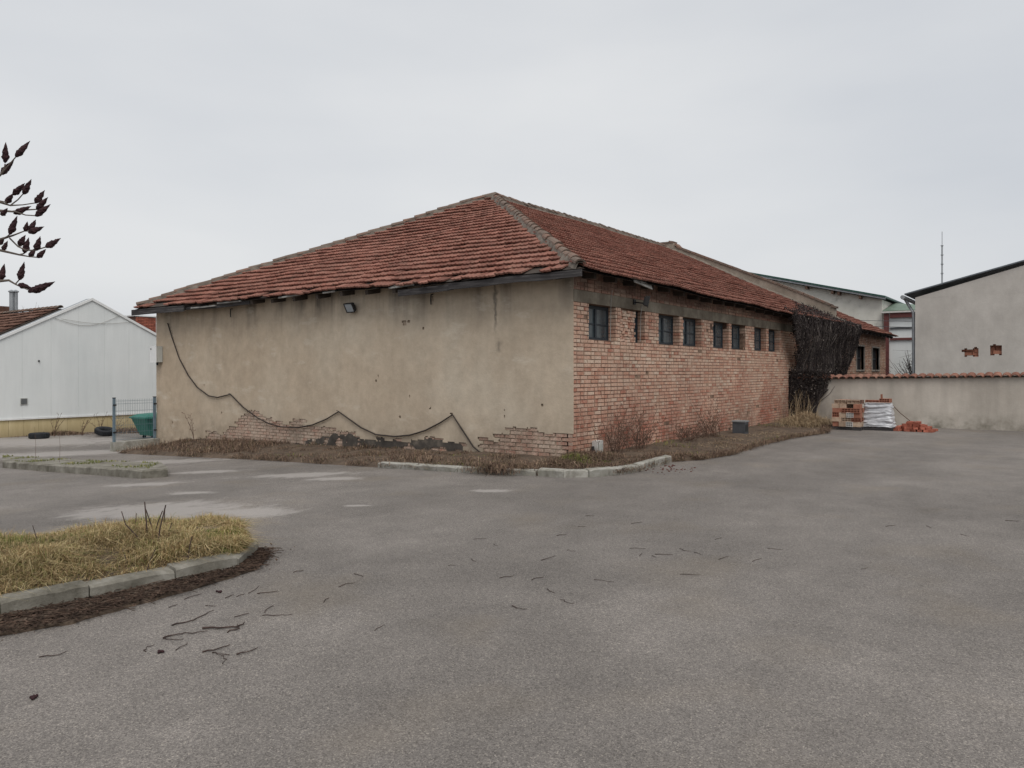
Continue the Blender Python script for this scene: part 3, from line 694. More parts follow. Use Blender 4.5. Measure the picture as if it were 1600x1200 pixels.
# ================================================================== things on the walls
def floodlight(px, py, wall, label, arm):
    if wall == 'x': p = on_x(px, py, -.03); n_ = Vector((-1, 0, 0)); s_ = Vector((0, -1, 0))
    else: p = on_y(px, py, -.02); n_ = Vector((0, -1, 0)); s_ = Vector((1, 0, 0))
    up = Vector((0, 0, 1)); t = empty('floodlight', p, label, 'floodlight')
    c = p + n_ * arm
    tilt = (n_ * .8 - up * .42).normalized() if wall == 'x' else (n_ * .85 + s_ * .40 - up * .22).normalized()
    sx = tilt.cross(up).normalized(); u = sx.cross(tilt)
    Mx = frame(c, sx, tilt, u)
    b = MB(); b.obox(Mx, (-.12, -.05, -.10), (.12, .02, .10)); b.obox(Mx, (-.135, .02, -.115), (.135, .035, -.095)); b.obox(Mx, (-.135, .02, .095), (.135, .035, .115)); b.obox(Mx, (-.135, .02, -.095), (-.115, .035, .095)); b.obox(Mx, (.115, .02, -.095), (.135, .035, .095))
    for k in range(6): b.obox(Mx, (-.10 + k * .038, -.075, -.08), (-.092 + k * .038, -.05, .08))
    b.build('housing', M['black'], t)
    b = MB(); b.obox(Mx, (-.112, .021, -.092), (.112, .027, .092)); b.build('lens', M['lens'], t)
    b = MB(); b.tube([p, p + n_ * arm * .6 - up * .03, c - tilt * .05 - up * .06], .014, 6); b.obox(frame(p, s_, n_, up), (-.05, 0, -.05), (.05, .02, .05)); b.build('bracket', M['black'], t)
floodlight(553, 481, 'x', 'black square floodlight fixed high on the plastered wall', .12)
floodlight(991, 472, 'y', 'black floodlight on an arm above the brick wall windows', .30)
p = on_x(251, 553, -.03)
t = empty('electrical_box', p, 'pale grey electrical box high at the far corner of plastered wall', 'electrical box')
b = MB(); b.box((-.21, p.y - .10, p.z - .24), (-.03, p.y + .22, p.z + .22)); b.build('case', M['box_grey'], t)
b = MB(); b.box((-.225, p.y - .11, p.z - .25), (-.212, p.y + .23, p.z + .23)); b.build('lid', M['white_metal'], t)
b = MB(); b.tube([(-.12, p.y + .02, p.z - .24), (-.12, p.y + .02, p.z - .33)], .03, 8); b.build('gland', M['black'], t)
b = MB(); b.box((-.236, p.y + .15, p.z + .12), (-.226, p.y + .18, p.z + .16)); b.build('latch', M['black'], t)
cab_px = [(262,505),(268,525),(280,560),(294.5,587),(308,605),(326,618.5),(339.5,621),(360,616),(380,636.5),(402.5,653),(420.5,662),(438.5,667),(465.5,668),(488,664),(510.5,654.5),(529,643),(540,651),(564,668),(587.5,679),(616,682),(640,680),(663.5,673),(687,661),(707,648),(720.5,669),(739.5,698),(754,710),(770,719)]
t = empty('hanging_cable', on_x(360, 616, -.05), 'thick black cable sagging in loops across the plastered wall', 'cable')
b = MB(); b.smooth = True; b.tube([on_x(px, py, -.052) for px, py in cab_px], .016, 7); b.build('cable', M['cable'], t)
for px, py in ((360, 615), (529, 642), (707, 647)):
    b = MB(); q_ = on_x(px, py, -.02); b.tube([q_ + Vector((0, 0, -.005)), q_ + Vector((-.07, 0, .01))], .006, 6); b.build('nail', M['black'], t)
for px, y0, y1, lab in ((955, 454, 533, 'thin pale cable hanging down over the window nearest the corner'), (1001.5, 478, 534, 'thin pale cable hanging over the narrow half bricked window')):
    b = MB(); b.tube([on_y(px + (1.6 if k == 0 else 0) - k * .35, y0 + (y1 - y0) * k / 4, -.03) for k in range(5)], .006, 5)
    tag(b.build('thin_cable', M['wire'], base=on_y(px, y1, -.03)), lab, 'cable')
for (px, py, lab) in ((363, 489, 'short iron hook under the eave of plastered wall, left of the floodlight'), (676, 468, 'short iron hook under the eave of plastered wall, right of the floodlight')):
    q_ = on_x(px, py, -.02); b = MB(); b.tube([q_ + Vector((.0, 0, .11)), q_ + Vector((-.05, 0, .10)), q_ + Vector((-.06, 0, -.02)), q_ + Vector((-.05, 0, -.11))], .014, 6); tag(b.build('wall_hook', M['black'], base=q_), lab, 'hook')
# small boxes at the foot of the brick wall
q_ = on_y(932, 698, -.04)
t = empty('meter_box', (q_.x, -.02, q_.z - .12), 'small white box low on the brick wall near the corner', 'electrical box')
b = MB(); b.box((q_.x - .12, -.12, q_.z - .13), (q_.x + .12, -.01, q_.z + .12)); b.build('case', M['white_block'], t)
b = MB(); b.box((q_.x - .09, -.128, q_.z - .10), (q_.x + .09, -.121, q_.z + .06)); b.build('cover', M['box_grey'], t)
b = MB(); b.tube([(q_.x - .16, -.05, q_.z + .02), (q_.x - .16, -.06, -.02)], .03, 7); b.build('conduit', M['black'], t)

# ================================================================== strip of soil, kerbs and grass round the building
def strip_z(x, y):
    """soil level of the overgrown strip: a bank against the walls"""
    d = min(-x if x < 0 else 9, -y if y < 0 else 9)
    edge = gz(y) + .09 - (.07 * max(0, min(1, (x - 1.5) / 2)) if y < 0 else 0)
    wallz = max(gz(y) * .52, gz(y) + .02) + .06 if y > 0 else .10
    t = max(0, min(1, 1 - d / 1.3)); return edge + (wallz - edge) * t + .035 * nz((x, y, 0), 2.2, 3)
kerb_px = [(840, 744), (715, 738), (590, 731), (480, 724), (380, 718), (280, 713.5), (182, 708.5)]
left_edge = [on_g(px, py) for px, py in kerb_px]
corner_px = [(840, 744), (880, 746.5), (920, 746), (960, 743), (1000, 737), (1050, 722)]
corner_edge = [on_g(px, py) for px, py in corner_px]
right_px = [(1050, 722), (1100, 719), (1150, 711), (1200, 695), (1250, 684), (1295, 678)]
right_edge = [on_g(px, py) for px, py in right_px] + [Vector((11.4, -1.75, 0)), Vector((13.52, -1.45, 0))]
# soil mesh: rows from the edge line to the wall
outer = list(reversed(left_edge)) + corner_edge[1:] + right_edge[1:]
def wallpt(p):
    if p.x < -.02 and p.y > 0: return Vector((.05, min(p.y + .0, W + .2), 0))
    if p.y <= 0 and p.x < 0: return Vector((.05, .05, 0))
    return Vector((p.x + .1, .05, 0))
fine = []
for a, c in zip(outer, outer[1:]):
    for k in range(14): fine.append(a.lerp(c, k / 14))
fine.append(outer[-1]); inner = [wallpt(p) for p in fine]
inner = [inner[max(0, i - 6):i + 7] for i in range(len(fine))]; inner = [sum(w_, Vector((0, 0, 0))) / len(w_) for w_ in inner]
inner = [Vector((max(p.x, .06) if p.y > .05 else p.x, max(p.y, .05), 0)) for p in inner]
sb = MB(); sb.smooth = True; NR = 12
for p, q_ in zip(fine, inner):
    for k in range(NR + 1):
        r_ = p.lerp(q_, k / NR); z = strip_z(r_.x, r_.y) + .02 * nz(r_, 9, 2)
        if k == 0: z = gz(r_.y) - .02
        if k == 1: z = min(z, gz(r_.y) + .08)
        sb.v.append((r_.x, r_.y, z))
for i in range(len(fine) - 1):
    for k in range(NR): a = i * (NR + 1) + k; sb.f.append([a + 1, a, a + NR + 1, a + NR + 2])
tag(sb.build('soil_strip', M['soil']), 'strip of bare soil along the foot of the building', 'soil', kind='structure')
SOILV = sb.v
def kerb_run(parent, pts, h, w, gap=.012, sl=1.0, inward=None, jit=.01, m='kerb', skip=()):
    """kerb stones laid end to end along a polyline; pts is the outer foot line"""
    segs = []; acc = []
    for a, c in zip(pts, pts[1:]):
        L = (c - a).length; n_ = max(1, round(L / sl))
        for k in range(n_): acc.append((a.lerp(c, k / n_), a.lerp(c, (k + 1) / n_)))
    for i, (a, c) in enumerate(acc):
        if i in skip: continue
        d = (c - a); d.z = 0; L = d.length; d.normalize(); s_ = Vector((-d.y, d.x, 0))
        if inward is not None and s_.dot(inward - a) < 0: s_ = -s_
        hh = h + random.uniform(-jit, jit); lean = random.gauss(0, .01)
        za, zb = gz(a.y), gz(c.y); ch = .018
        def sec(p, z): return [p + Vector((0, 0, z - .05 - p.z)), Vector((p.x, p.y, z + hh - ch)) + s_ * lean, Vector((p.x, p.y, z + hh)) + s_ * (ch + lean), Vector((p.x, p.y, z + hh)) + s_ * w, Vector((p.x, p.y, z - .05)) + s_ * w]
        b = MB(); ns_ = 7; rings = []
        for q in range(ns_):
            f = q / (ns_ - 1); pp = (a + d * gap / 2).lerp(c - d * gap / 2, f); R_ = sec(pp, za + (zb - za) * f)
            for w_ in (1, 2): R_[w_] = R_[w_] + Vector((0, 0, .012 * nz(R_[w_], 6, 3) - (.012 if q in (0, ns_ - 1) else 0))) + s_ * (.010 * nz(R_[w_], 9, 7) + (.006 if q in (0, ns_ - 1) else 0))
            rings.append([b.vert(v) for v in R_])
        for r1, r2 in zip(rings, rings[1:]):
            for w_ in range(5): b.f.append([r1[w_], r1[(w_ + 1) % 5], r2[(w_ + 1) % 5], r2[w_]])
        b.f.append(list(reversed(rings[0]))); b.f.append(rings[-1])
        b.build('kerb_stone', M[m], parent)
inw = Vector((1, 1, 0))
kb = empty('kerb', (-1.9, 0, 0), 'kerb of pale concrete stones edging the strip round the building', 'kerb', kind='structure')
kerb_run(kb, [left_edge[0].lerp(left_edge[1], .02), left_edge[1], left_edge[2]], .10, .12, inward=Vector((6, 6, 0)))
kerb_run(kb, corner_edge, .12, .13, inward=Vector((3, 3, 0)), sl=1.1)
def blades(mb, n_, pick, hmin, hmax, wid, lean, bend=True):
    for _ in range(n_):
        p = pick()
        if p is None: continue
        sc = p[3] if len(p) > 3 else 1; p = Vector(p[:3])
        h = random.uniform(hmin, hmax) * sc; a = random.uniform(0, 6.283); l = random.gauss(0, lean) * h
        d = Vector((math.cos(a), math.sin(a), 0)); s_ = Vector((-d.y, d.x, 0)) * wid * random.uniform(.6, 1.4) * .5
        m_ = p + d * l * .35 + Vector((0, 0, h * .6)); t_ = p + d * l + Vector((0, 0, h * (1 - min(.6, abs(l / h) * .35))))
        k = len(mb.v); mb.v += [tuple(p - s_), tuple(p + s_), tuple(m_ + s_ * .7), tuple(m_ - s_ * .7), tuple(t_)]
        mb.f += [[k, k + 1, k + 2, k + 3], [k + 3, k + 2, k + 4]]
def pick_strip(sel):
    nF = len(fine)
    def f():
        i = random.random() * (nF - 1.01); k = int(i); t_ = i - k
        p = fine[k].lerp(fine[k + 1], t_); q_ = inner[k].lerp(inner[k + 1], t_); u = random.random() ** .8
        r_ = p.lerp(q_, .05 + .93 * u)
        s_ = sel(r_, u)
        if s_ <= 0 or r_.x > .0 and r_.y > .0: return None
        return (r_.x, r_.y, strip_z(r_.x, r_.y) - .02, s_)
    return f
gm = MB()
blades(gm, 60000, pick_strip(lambda p, u: max(0, .35 + 1.0 * nz(p, .9, 3) + .9 * nz(p, 3.1, 1) + (.25 if p.y > 8 else 0) + (.25 if u < .15 else 0)) * (.5 if p.y < .2 and p.x > 1 else 1)), .05, .20, .008, 1.6)
blades(gm, 26000, pick_strip(lambda p, u: max(0, .6 + .9 * nz(p, 1.1, 13) + .5 * nz(p, 4, 2))), .02, .06, .007, 3.5)
def pick_edge():
    i = random.random() * (len(fine) - 1.01); k = int(i); p = fine[k].lerp(fine[k + 1], i - k); q_ = inner[k].lerp(inner[k + 1], i - k); d_ = (q_ - p); d_.z = 0
    if nz(p, 1.2, 21) < -.05 and p.x < 1.5: return None
    r_ = p + d_.normalized() * random.uniform(-.03, .22); return (r_.x, r_.y, gz(r_.y) + random.uniform(.0, .06), 1)
blades(gm, 14000, pick_edge, .03, .11, .007, 2.2)
def pick_dark():
    px = random.gauss(790, 26); p = on_g(px, 739 + random.gauss(0, 2.2)); return (p.x, p.y, gz(p.y) + random.uniform(.0, .10), 1)
blades(gm, 2600, pick_dark, .05, .16, .008, 1.6)
tag(gm.build('dead_grass', M['grass_d'], kind='stuff'), 'brown dead grass and weeds along the foot of the walls', 'grass')
gm = MB()
def straw_sel(p, u):
    if p.y < 0 and 3.6 < p.x < 13 and u < .6: return max(0, .50 + 1.5 * nz(p, .8, 7) + .6 * nz(p, 3, 2)) * (1.2 if u < .6 else .9)
    return 0
blades(gm, 14000, pick_strip(straw_sel), .02, .10, .009, 4.0)
tag(gm.build('dry_straw', M['straw'], kind='stuff'), 'pale matted straw at the foot of the brick wall', 'grass')
gm = MB()
blades(gm, 6000, pick_strip(lambda p, u: max(0, nz(p, .7, 11) * 2.4 - .25)), .05, .14, .012, .8)
tag(gm.build('green_grass', M['grass_g'], kind='stuff'), 'small green tufts in the dead grass along the walls', 'grass')

def weed(base, h, spread, n_, m, label, group, seedtop=False, r0=.006):
    t = empty('dead_weed', base, label, 'weed', group); b = MB(); base = Vector(base)
    base0 = base; sc_ = .0 if n_ < 8 else .22
    for k in range(n_):
        base = base0 + Vector((random.gauss(0, sc_), random.gauss(0, sc_ * .4), 0))
        a = random.uniform(0, 6.283); l = random.uniform(.1, 1) * spread; hh = h * (random.uniform(.55, 1) if n_ < 8 else random.choice((.3, .4, .5, .6, .75, 1)) * random.uniform(.8, 1.1))
        d = Vector((math.cos(a) * l, math.sin(a) * l, 0)); pts_ = [base + d * .08 * (j / 5) + d * ((j / 5) ** 1.6) + Vector((random.gauss(0, .006), random.gauss(0, .006), hh * j / 5)) for j in range(6)]
        b.tube(pts_, [r0 * (1 - .7 * j / 5) for j in range(6)], 4)
        for j in range(2, 6):
            for q in range(2):
                a2 = random.uniform(0, 6.283); e = pts_[j] + Vector((math.cos(a2) * .05, math.sin(a2) * .05, random.uniform(.01, .07))) * (h / .5) ** .5
                b.tube([pts_[j], e], [r0 * .5, r0 * .25], 3, False)
                if seedtop: b.tube([e, e + Vector((0, 0, .03))], [.008, .002], 4)
    b.build('stems', M[m], t); return t
def soilpt(px, py):
    p = on_g(px, py); return Vector((p.x, p.y, strip_z(p.x, p.y) - .02))
q_ = on_x(303, 690, -.35); weed((q_.x, q_.y, strip_z(q_.x, q_.y) - .02), .95, .30, 2, 'weed', 'tall dead stalk leaning before the plastered wall near its far end', None, True, .010)
for (px, lab) in ((965, 'dark dead weed bush at the foot of brick wall nearest the corner'), (1000, 'spreading dead weed under the third brick wall window'), (1077, 'dense dark weed clump before the middle of brick wall'), (1110, 'tall brown weed against the brick wall beside the dark box')):
    q_ = on_y(px, 700, -.35); weed((q_.x, q_.y, strip_z(q_.x, q_.y) - .02), .85 if px != 1077 else .55, .5, 30, 'weed', lab, 'weeds along the brick wall', True)
# dark plastic crate-like box by the brick wall
q_ = on_y(1157, 690, -.55); zb = strip_z(q_.x, q_.y) - .01
t = empty('dark_box', (q_.x, q_.y, zb), 'small dark grey box standing in weeds at the brick wall', 'box')
b = MB(); b.box((q_.x - .14, q_.y - .16, zb), (q_.x + .14, q_.y + .16, zb + .30)); b.build('case', M['dark_metal'], t)
b = MB(); b.box((q_.x - .155, q_.y - .175, zb + .30), (q_.x + .155, q_.y + .175, zb + .335)); b.build('lid', M['zinc'], t)
b = MB(); b.box((q_.x - .10, q_.y - .168, zb + .06), (q_.x + .10, q_.y - .1605, zb + .24)); b.build('door', M['black'], t)

# ================================================================== right side: vine, annex, yard wall
YX = 13.55     # yard wall stands at right angles to the brick wall
yard = empty('yard_wall', (YX, -6, 0), 'low plastered yard wall with clay tile coping on the right', 'wall')
def ywz(y): return 1.40 + .016 * (-y)
b = MB(); yy = lin(-.03, -16, 60); zz = lin(-.3, 1, 14)
for a, c in zip(yy, yy[1:]):
    b.hexa([(YX, a, -.3), (YX + .24, a, -.3), (YX + .24, c, -.3), (YX, c, -.3)], [(YX, a, ywz(a)), (YX + .24, a, ywz(a)), (YX + .24, c, ywz(c)), (YX, c, ywz(c))])
b.build('wall', M['yard'], yard)
cv, cf = [], []
for (xx, zz_) in ((-.12, .0), (.36, .07)):
    for i in range(9):
        a = math.pi * i / 8; cv.append((xx, -.105 * math.cos(a), zz_ + .075 * math.sin(a)))
for i in range(9):
    a = math.pi * i / 8; cv.append((-.115, -.09 * math.cos(a), .058 * math.sin(a) - .002))
for i in range(8): cf.append([i + 1, i, 9 + i, 9 + i + 1]); cf.append([i, i + 1, 18 + i + 1, 18 + i])
cop_me = bpy.data.meshes.new('coping_tile'); cop_me.from_pydata(cv, [], cf); cop_me.materials.append(M['coping'])
y = -.15
while y > -13:
    Mx = Matrix.Translation((YX, y, ywz(y) + .006)) @ Matrix.Rotation(random.gauss(0, .03), 4, 'Z') @ Matrix.Rotation(random.gauss(0, .02), 4, 'Y')
    inst('coping_tile', cop_me, Mx, yard); y -= .215
b = MB()
for a, c in zip(yy, yy[1:]): b.hexa([(YX - .04, a, ywz(a) - .002), (YX + .28, a, ywz(a) + .0), (YX + .28, c, ywz(c)), (YX - .04, c, ywz(c) - .002)], [(YX - .04, a, ywz(a) + .02), (YX + .28, a, ywz(a) + .05), (YX + .28, c, ywz(c) + .05), (YX - .04, c, ywz(c) + .02)])
b.build('coping_bed', M['roof_mortar'], yard)

# annex
annex = empty('brick_annex', (24, 0, 0), 'brick annex behind the yard wall with two narrow dark windows', 'building')
AX0, AX1 = FX + .40, px_x(1384)
aw = [(px_x(1338), px_x(1350)), (px_x(1362.4), px_x(1373.5))]
az0, az1 = on_y(1344, 577.6, 0).z, on_y(1344, 541, 0).z
b = MB(); masked_sheet(b, (0, .016, 0), (1, 0, 0), (0, 0, 1), (0, -1, 0), sorted({AX0, AX1} | {a for w in aw for a in w}), [-.5, az0, az1, 3.5], lambda x, z: not (az0 < z < az1 and any(a < x < c for a, c in aw)), .25)
b.box((AX1 - .25, .3, -.5), (AX1, 9, 3.5)); b.build('wall', M['mortar'], annex)
rb = MB(); zc = -.1; row = 0
while zc < 3.45:
    x = AX0 - (.13 if row % 2 else 0)
    while x < AX1:
        s0, s1 = max(x, AX0), min(x + .25, AX1)
        ok = not (zc + CO / 2 > az0 and zc + CO / 2 < az1 and any(s1 > a and s0 < c for a, c in aw))
        if ok and s1 - s0 > .03: add_mesh(rb, BRV, BRF, Matrix.Translation(((s0 + s1) / 2, random.uniform(-.005, .005), zc + CO / 2)) @ Matrix.Diagonal((s1 - s0 - .01, .05, CO - .013, 1)))
        x += .262
    zc += CO; row += 1
rb.build('brickwork', M['brick'], annex, kind='stuff')
for a, c in aw:
    t = empty('window', ((a + c) / 2, .1, az0)); t.location = Vector(((a + c) / 2, .1, az0)) - annex.location; t.parent = annex
    b = MB(); f = .07
    b.box((a - f, -.03, az0 - f), (a, .12, az1 + f)); b.box((c, -.03, az0 - f), (c + f, .12, az1 + f)); b.box((a, -.03, az1), (c, .12, az1 + f)); b.box((a, -.04, az0 - f), (c, .12, az0)); b.build('surround', M['yard'], t)
    b = MB(); b.box((a, .14, az0), (c, .16, az1)); b.build('pane', M['dark'], t)
    b = MB(); xm = (a + c) / 2; b.box((xm - .03, .11, az0), (xm + .03, .138, az1)); b.box((a, .112, (az0 + az1) / 2 - .03), (c, .137, (az0 + az1) / 2 + .03)); b.build('frame', M['window_frame'], t)
aro = empty('roof', (0, 0, 0)); aro.parent = annex
ZA = 3.42
b = MB(); b.hexa([(AX0, -OV, ZA - .05), (AX1 + .45, -OV, ZA - .05), (AX1 + .45, 8, ZA + 8.42 * k2 - .05), (AX0, 8, ZA + 8.42 * k2 - .05)], [(AX0, -OV, ZA - .01), (AX1 + .45, -OV, ZA - .01), (AX1 + .45, 8, ZA + 8.42 * k2 - .01), (AX0, 8, ZA + 8.42 * k2 - .01)]); b.build('roof_deck', M['deck'], aro)
tiles = []; keep = tiles
lay(Vector((AX0, -OV, ZA)), U2, Vd2, N2, AX1 + .45 - AX0, 8.5, lambda u, v: 0 < u < AX1 + .45 - AX0, 5.0, False)
b = MB()
for Mx, d in tiles: add_mesh(b, tv, tf, Mx)
b.build('tile_field', M['tile'], aro, kind='stuff')
for k in range(12):
    x = AX0 + .5 + k * .82; b = MB(); b.bar((x, -OV + .03, ZA - .12), (x, .2, ZA - .12 + .6 * k2), .09, .12); b.build('rafter', M['wood'], aro)

# climbing vine over the end of the brick wall, the eave and the annex
vine = empty('climbing_vine', (15.5, -.3, 0), 'dense dark leafless climbing vine smothering the end of the brick wall', 'vine')
def vine_limits(x):      # upper and lower height of the mass at x
    top = 3.5 + .75 * math.exp(-((x - 18.2) / 2.6) ** 2) + .12 * nz((x, 0, 0), 1.6, 2)
    if x < 13.6: lo = 3.3 - (x - 12.2) * .95 + .25 * nz((x, 0, 0), 3, 5)
    elif x < 18.5: lo = .05
    else: lo = .2 + max(0, x - 20.0) * 2.4 + .3 * nz((x, 0, 0), 2, 7)
    return lo, top
vb = MB(); vlf = MB()
def vine_y(x, z): 
    if z > 3.55: return -OV + (z - 3.5) / k2 + .0
    return -.10 - .35 * max(0, min(1, (z - 1.2) / 2.0)) + .12 * nz((x, 0, z), 1.3, 4) - .08 * max(0, nz((x, 0, z), 3, 4))
for k in range(1700):
    x = random.uniform(12.3, 21.3); lo, top = vine_limits(x)
    if top - lo < .2: continue
    z0 = random.uniform(lo, top); z1 = max(lo, z0 - random.uniform(.5, 2.4)); pts_ = []; xx = x
    for j in range(7):
        z = z0 + (z1 - z0) * j / 6; xx += random.gauss(0, .05); y_ = vine_y(xx, z) - random.uniform(0, .10); 
        if z > 3.5: z = max(z, roofz(xx, max(y_, -OV)) + .05) if xx < FX else z
        pts_.append((xx, y_, z))
    r0 = random.choice((.004, .005, .006, .008, .013)); vb.tube(pts_, [r0 * (1 - .06 * j) for j in range(7)], 4, False)
for k in range(26):      # thick stems up from the ground
    x = random.uniform(13.6, 18.4); pts_ = []; xx = x
    for j in range(9):
        z = 3.4 * j / 8; xx += random.gauss(0, .10); pts_.append((xx, vine_y(xx, z) + .02, z))
    vb.tube(pts_, [random.uniform(.012, .032)] * 9, 5, False)
cnt = 0
while cnt < 24000:
    x = random.uniform(12.2, 21.5); lo, top = vine_limits(x); z = random.uniform(max(lo, -.05), top + .05)
    if x < 13.5 and random.random() < .35: pass
    if nz((x, 0, z), 2.2, 8) < -.42 and random.random() < .7: cnt += 1; continue
    y_ = vine_y(x, z) - random.gauss(.0, .06)
    if z > 3.5 and x < FX: z = roofz(x, max(y_, -OV)) + random.uniform(.04, .16)
    p = Vector((x, y_, z)); d = Vector((random.gauss(0, 1), random.gauss(0, .6), random.gauss(0, 1) - .3)).normalized(); e = d.orthogonal().normalized()
    e.rotate(Matrix.Rotation(random.uniform(0, 6.28), 3, d)); s_ = random.uniform(.016, .042)
    k = len(vlf.v); vlf.v += [tuple(p), tuple(p + d * s_ + e * s_ * .5), tuple(p + d * s_ * 1.9), tuple(p + d * s_ - e * s_ * .5)]; vlf.f.append([k, k + 1, k + 2, k + 3]); cnt += 1
def spill(z): return .62 + .55 * max(0, z - .3) + .22 * nz((z * 2.2, 0, 0), 1, 5)
for k in range(15000):    # spill over the yard wall
    z = random.uniform(.05, 1.72); y_ = -random.uniform(0, 1.7)
    lim = spill(z)
    if -y_ > lim or random.random() < .75 * (-y_ / lim) ** 3: continue
    p = Vector((YX - random.uniform(.01, .16) - .05 * max(0, nz((y_ * 3, 0, z * 3), 1, 4)), y_, z)); d = Vector((random.gauss(0, .5), random.gauss(0, 1), random.gauss(0, 1) - .3)).normalized(); e = d.orthogonal().normalized(); s_ = random.uniform(.016, .042)
    k = len(vlf.v); vlf.v += [tuple(p), tuple(p + d * s_ + e * s_ * .5), tuple(p + d * s_ * 1.9), tuple(p + d * s_ - e * s_ * .5)]; vlf.f.append([k, k + 1, k + 2, k + 3])
for k in range(420):
    y0 = -random.uniform(0, 1.25); z0 = random.uniform(.9, 1.75); z1 = max(.05, z0 - random.uniform(.5, 1.6)); pts_ = []
    for j in range(6):
        z = z0 + (z1 - z0) * j / 5; pts_.append((YX - random.uniform(.02, .14), max(-spill(z) - .1, y0 * (1 - .25 * j / 5)) + random.gauss(0, .02), z))
    vb.tube(pts_, random.choice((.004, .005, .007, .011)), 4, False)
vb.tube([(YX - .03, -.7, .3), (YX - .03, -.95, .7), (YX - .03, -1.25, .95), (YX - .03, -1.4, 1.2)], [.012, .009, .007, .004], 5)
vb.build('stems', M['vine'], vine); o = vlf.build('foliage', M['vine_leaf'], vine); o['kind'] = 'stuff'
# dry reeds in the inner corner
t = empty('dry_reeds', (12.7, -.6, .05), 'clump of pale dry reeds in the corner by the yard wall', 'reeds')
b = MB()
for k in range(60):
    a = random.uniform(0, 6.28); base_ = Vector((12.8 + random.gauss(0, .35), -.55 + random.gauss(0, .28), .03)); h = random.uniform(.4, 1.15); l = random.uniform(.1, .5); d = Vector((math.cos(a) * l, math.sin(a) * l, 0))
    pts_ = [base_ + d * ((j / 6) ** 2.2) + Vector((0, 0, h * (j / 6) - (.25 * l * max(0, j / 6 - .6) ** 1.2 * 3))) for j in range(7)]
    b.tube(pts_, [.007 * (1 - .8 * j / 6) for j in range(7)], 3, False)
b.build('stalks', M['straw'], t)
gm = MB()
def pk():
    p = Vector((12.3 + random.gauss(0, .5), -.78 + random.gauss(0, .34), 0)); h = max(0, .30 * math.exp(-((p.x - 12.3) / .7) ** 2 - ((p.y + .85) / .5) ** 2)); return (p.x, p.y, h * random.random(), 1)
blades(gm, 5000, pk, .1, .28, .011, 1.8); tag(gm.build('straw_heap', M['straw'], kind='stuff'), 'heap of matted straw where brick wall meets yard wall', 'grass')

# ---- grey building on the right behind the yard wall
GX = 17.0
c0 = on_x(1430, 465, GX); c1 = on_x(1600, 414.5, GX); gs = (c1.z - c0.z) / (c1.y - c0.y)
gb = empty('grey_building', (GX, -9, 0), 'tall grey rendered building behind the yard wall with two broken holes', 'building')
yr = c0.y - 8.0
holes = [(on_x(1518, 551, GX), .23, .14), (on_x(1555, 547, GX), .17, .17)]
def gtop(y): return c0.z + gs * (y - c0.y) if y > yr else c0.z + gs * (yr - c0.y) - gs * (yr - y) * -1
b = MB()
def hole(y, z):
    for c, w, h in holes:
        if abs(y - c.y) < w * (1 + .35 * nz((y * 6, 0, z * 6), 1, 3)) * .9 and abs(z - c.z) < h * (1 + .5 * nz((y * 7, 0, z * 5), 1, 6)) * .9: return True
    return False
ysg = lin(0, 1.6, 20) + lin(1.6, 4.4, 70)[1:] + lin(4.4, 8.0, 40)[1:]
zsg = lin(0, 1.5, 10) + lin(1.5, 3.3, 45)[1:] + lin(3.3, c0.z - .02, 6)[1:]
masked_sheet(b, (GX, c0.y, 0), (0, -1, 0), (0, 0, 1), (-1, 0, 0), ysg, zsg, lambda u, z: not hole(c0.y - u, z), .18, .006, 4)
ztop = c0.z - .02
b.hexa([(GX, c0.y, ztop), (GX + .2, c0.y, ztop), (GX + .2, yr, ztop), (GX, yr, ztop)], [(GX, c0.y, c0.z + .0), (GX + .2, c0.y, c0.z + .0), (GX + .2, yr, c0.z + gs * (yr - c0.y)), (GX, yr, c0.z + gs * (yr - c0.y))])
b.hexa([(GX, yr, 0), (GX + .2, yr, 0), (GX + .2, yr - 8, 0), (GX, yr - 8, 0)], [(GX, yr, c0.z + gs * (yr - c0.y)), (GX + .2, yr, c0.z + gs * (yr - c0.y)), (GX + .2, yr - 8, c0.z), (GX, yr - 8, c0.z)])
b.box((GX + .205, c0.y - .2, 0), (GX + 16, c0.y - .005, c0.z)); b.build('wall', M['render'], gb)
zr = c0.z + gs * (yr - c0.y)
b = MB()
for ya, za, yb_, zb_ in ((c0.y + .32, c0.z - gs * .32, yr, zr), (yr, zr, yr - 8.3, c0.z - gs * -.3)):
    b.hexa([(GX - .09, ya, za + .02), (GX + 16, ya, za + .02), (GX + 16, yb_, zb_ + .02), (GX - .09, yb_, zb_ + .02)], [(GX - .09, ya, za + .06), (GX + 16, ya, za + .06), (GX + 16, yb_, zb_ + .06), (GX - .09, yb_, zb_ + .06)])
b.build('roof', M['roof_grey'], gb)
b = MB(); b.tube([(GX - .2, c0.y + .36, c0.z + .02), (GX + 15, c0.y + .36, c0.z + .02)], .07, 8); b.build('gutter', M['zinc'], gb)
b = MB(); b.tube([(GX + .3, c0.y + .36, c0.z), (GX + .25, c0.y + .2, c0.z - .3), (GX + .12, c0.y + .07, c0.z - .5), (GX + .12, c0.y + .07, 0)], .05, 8); b.build('downpipe', M['zinc'], gb)
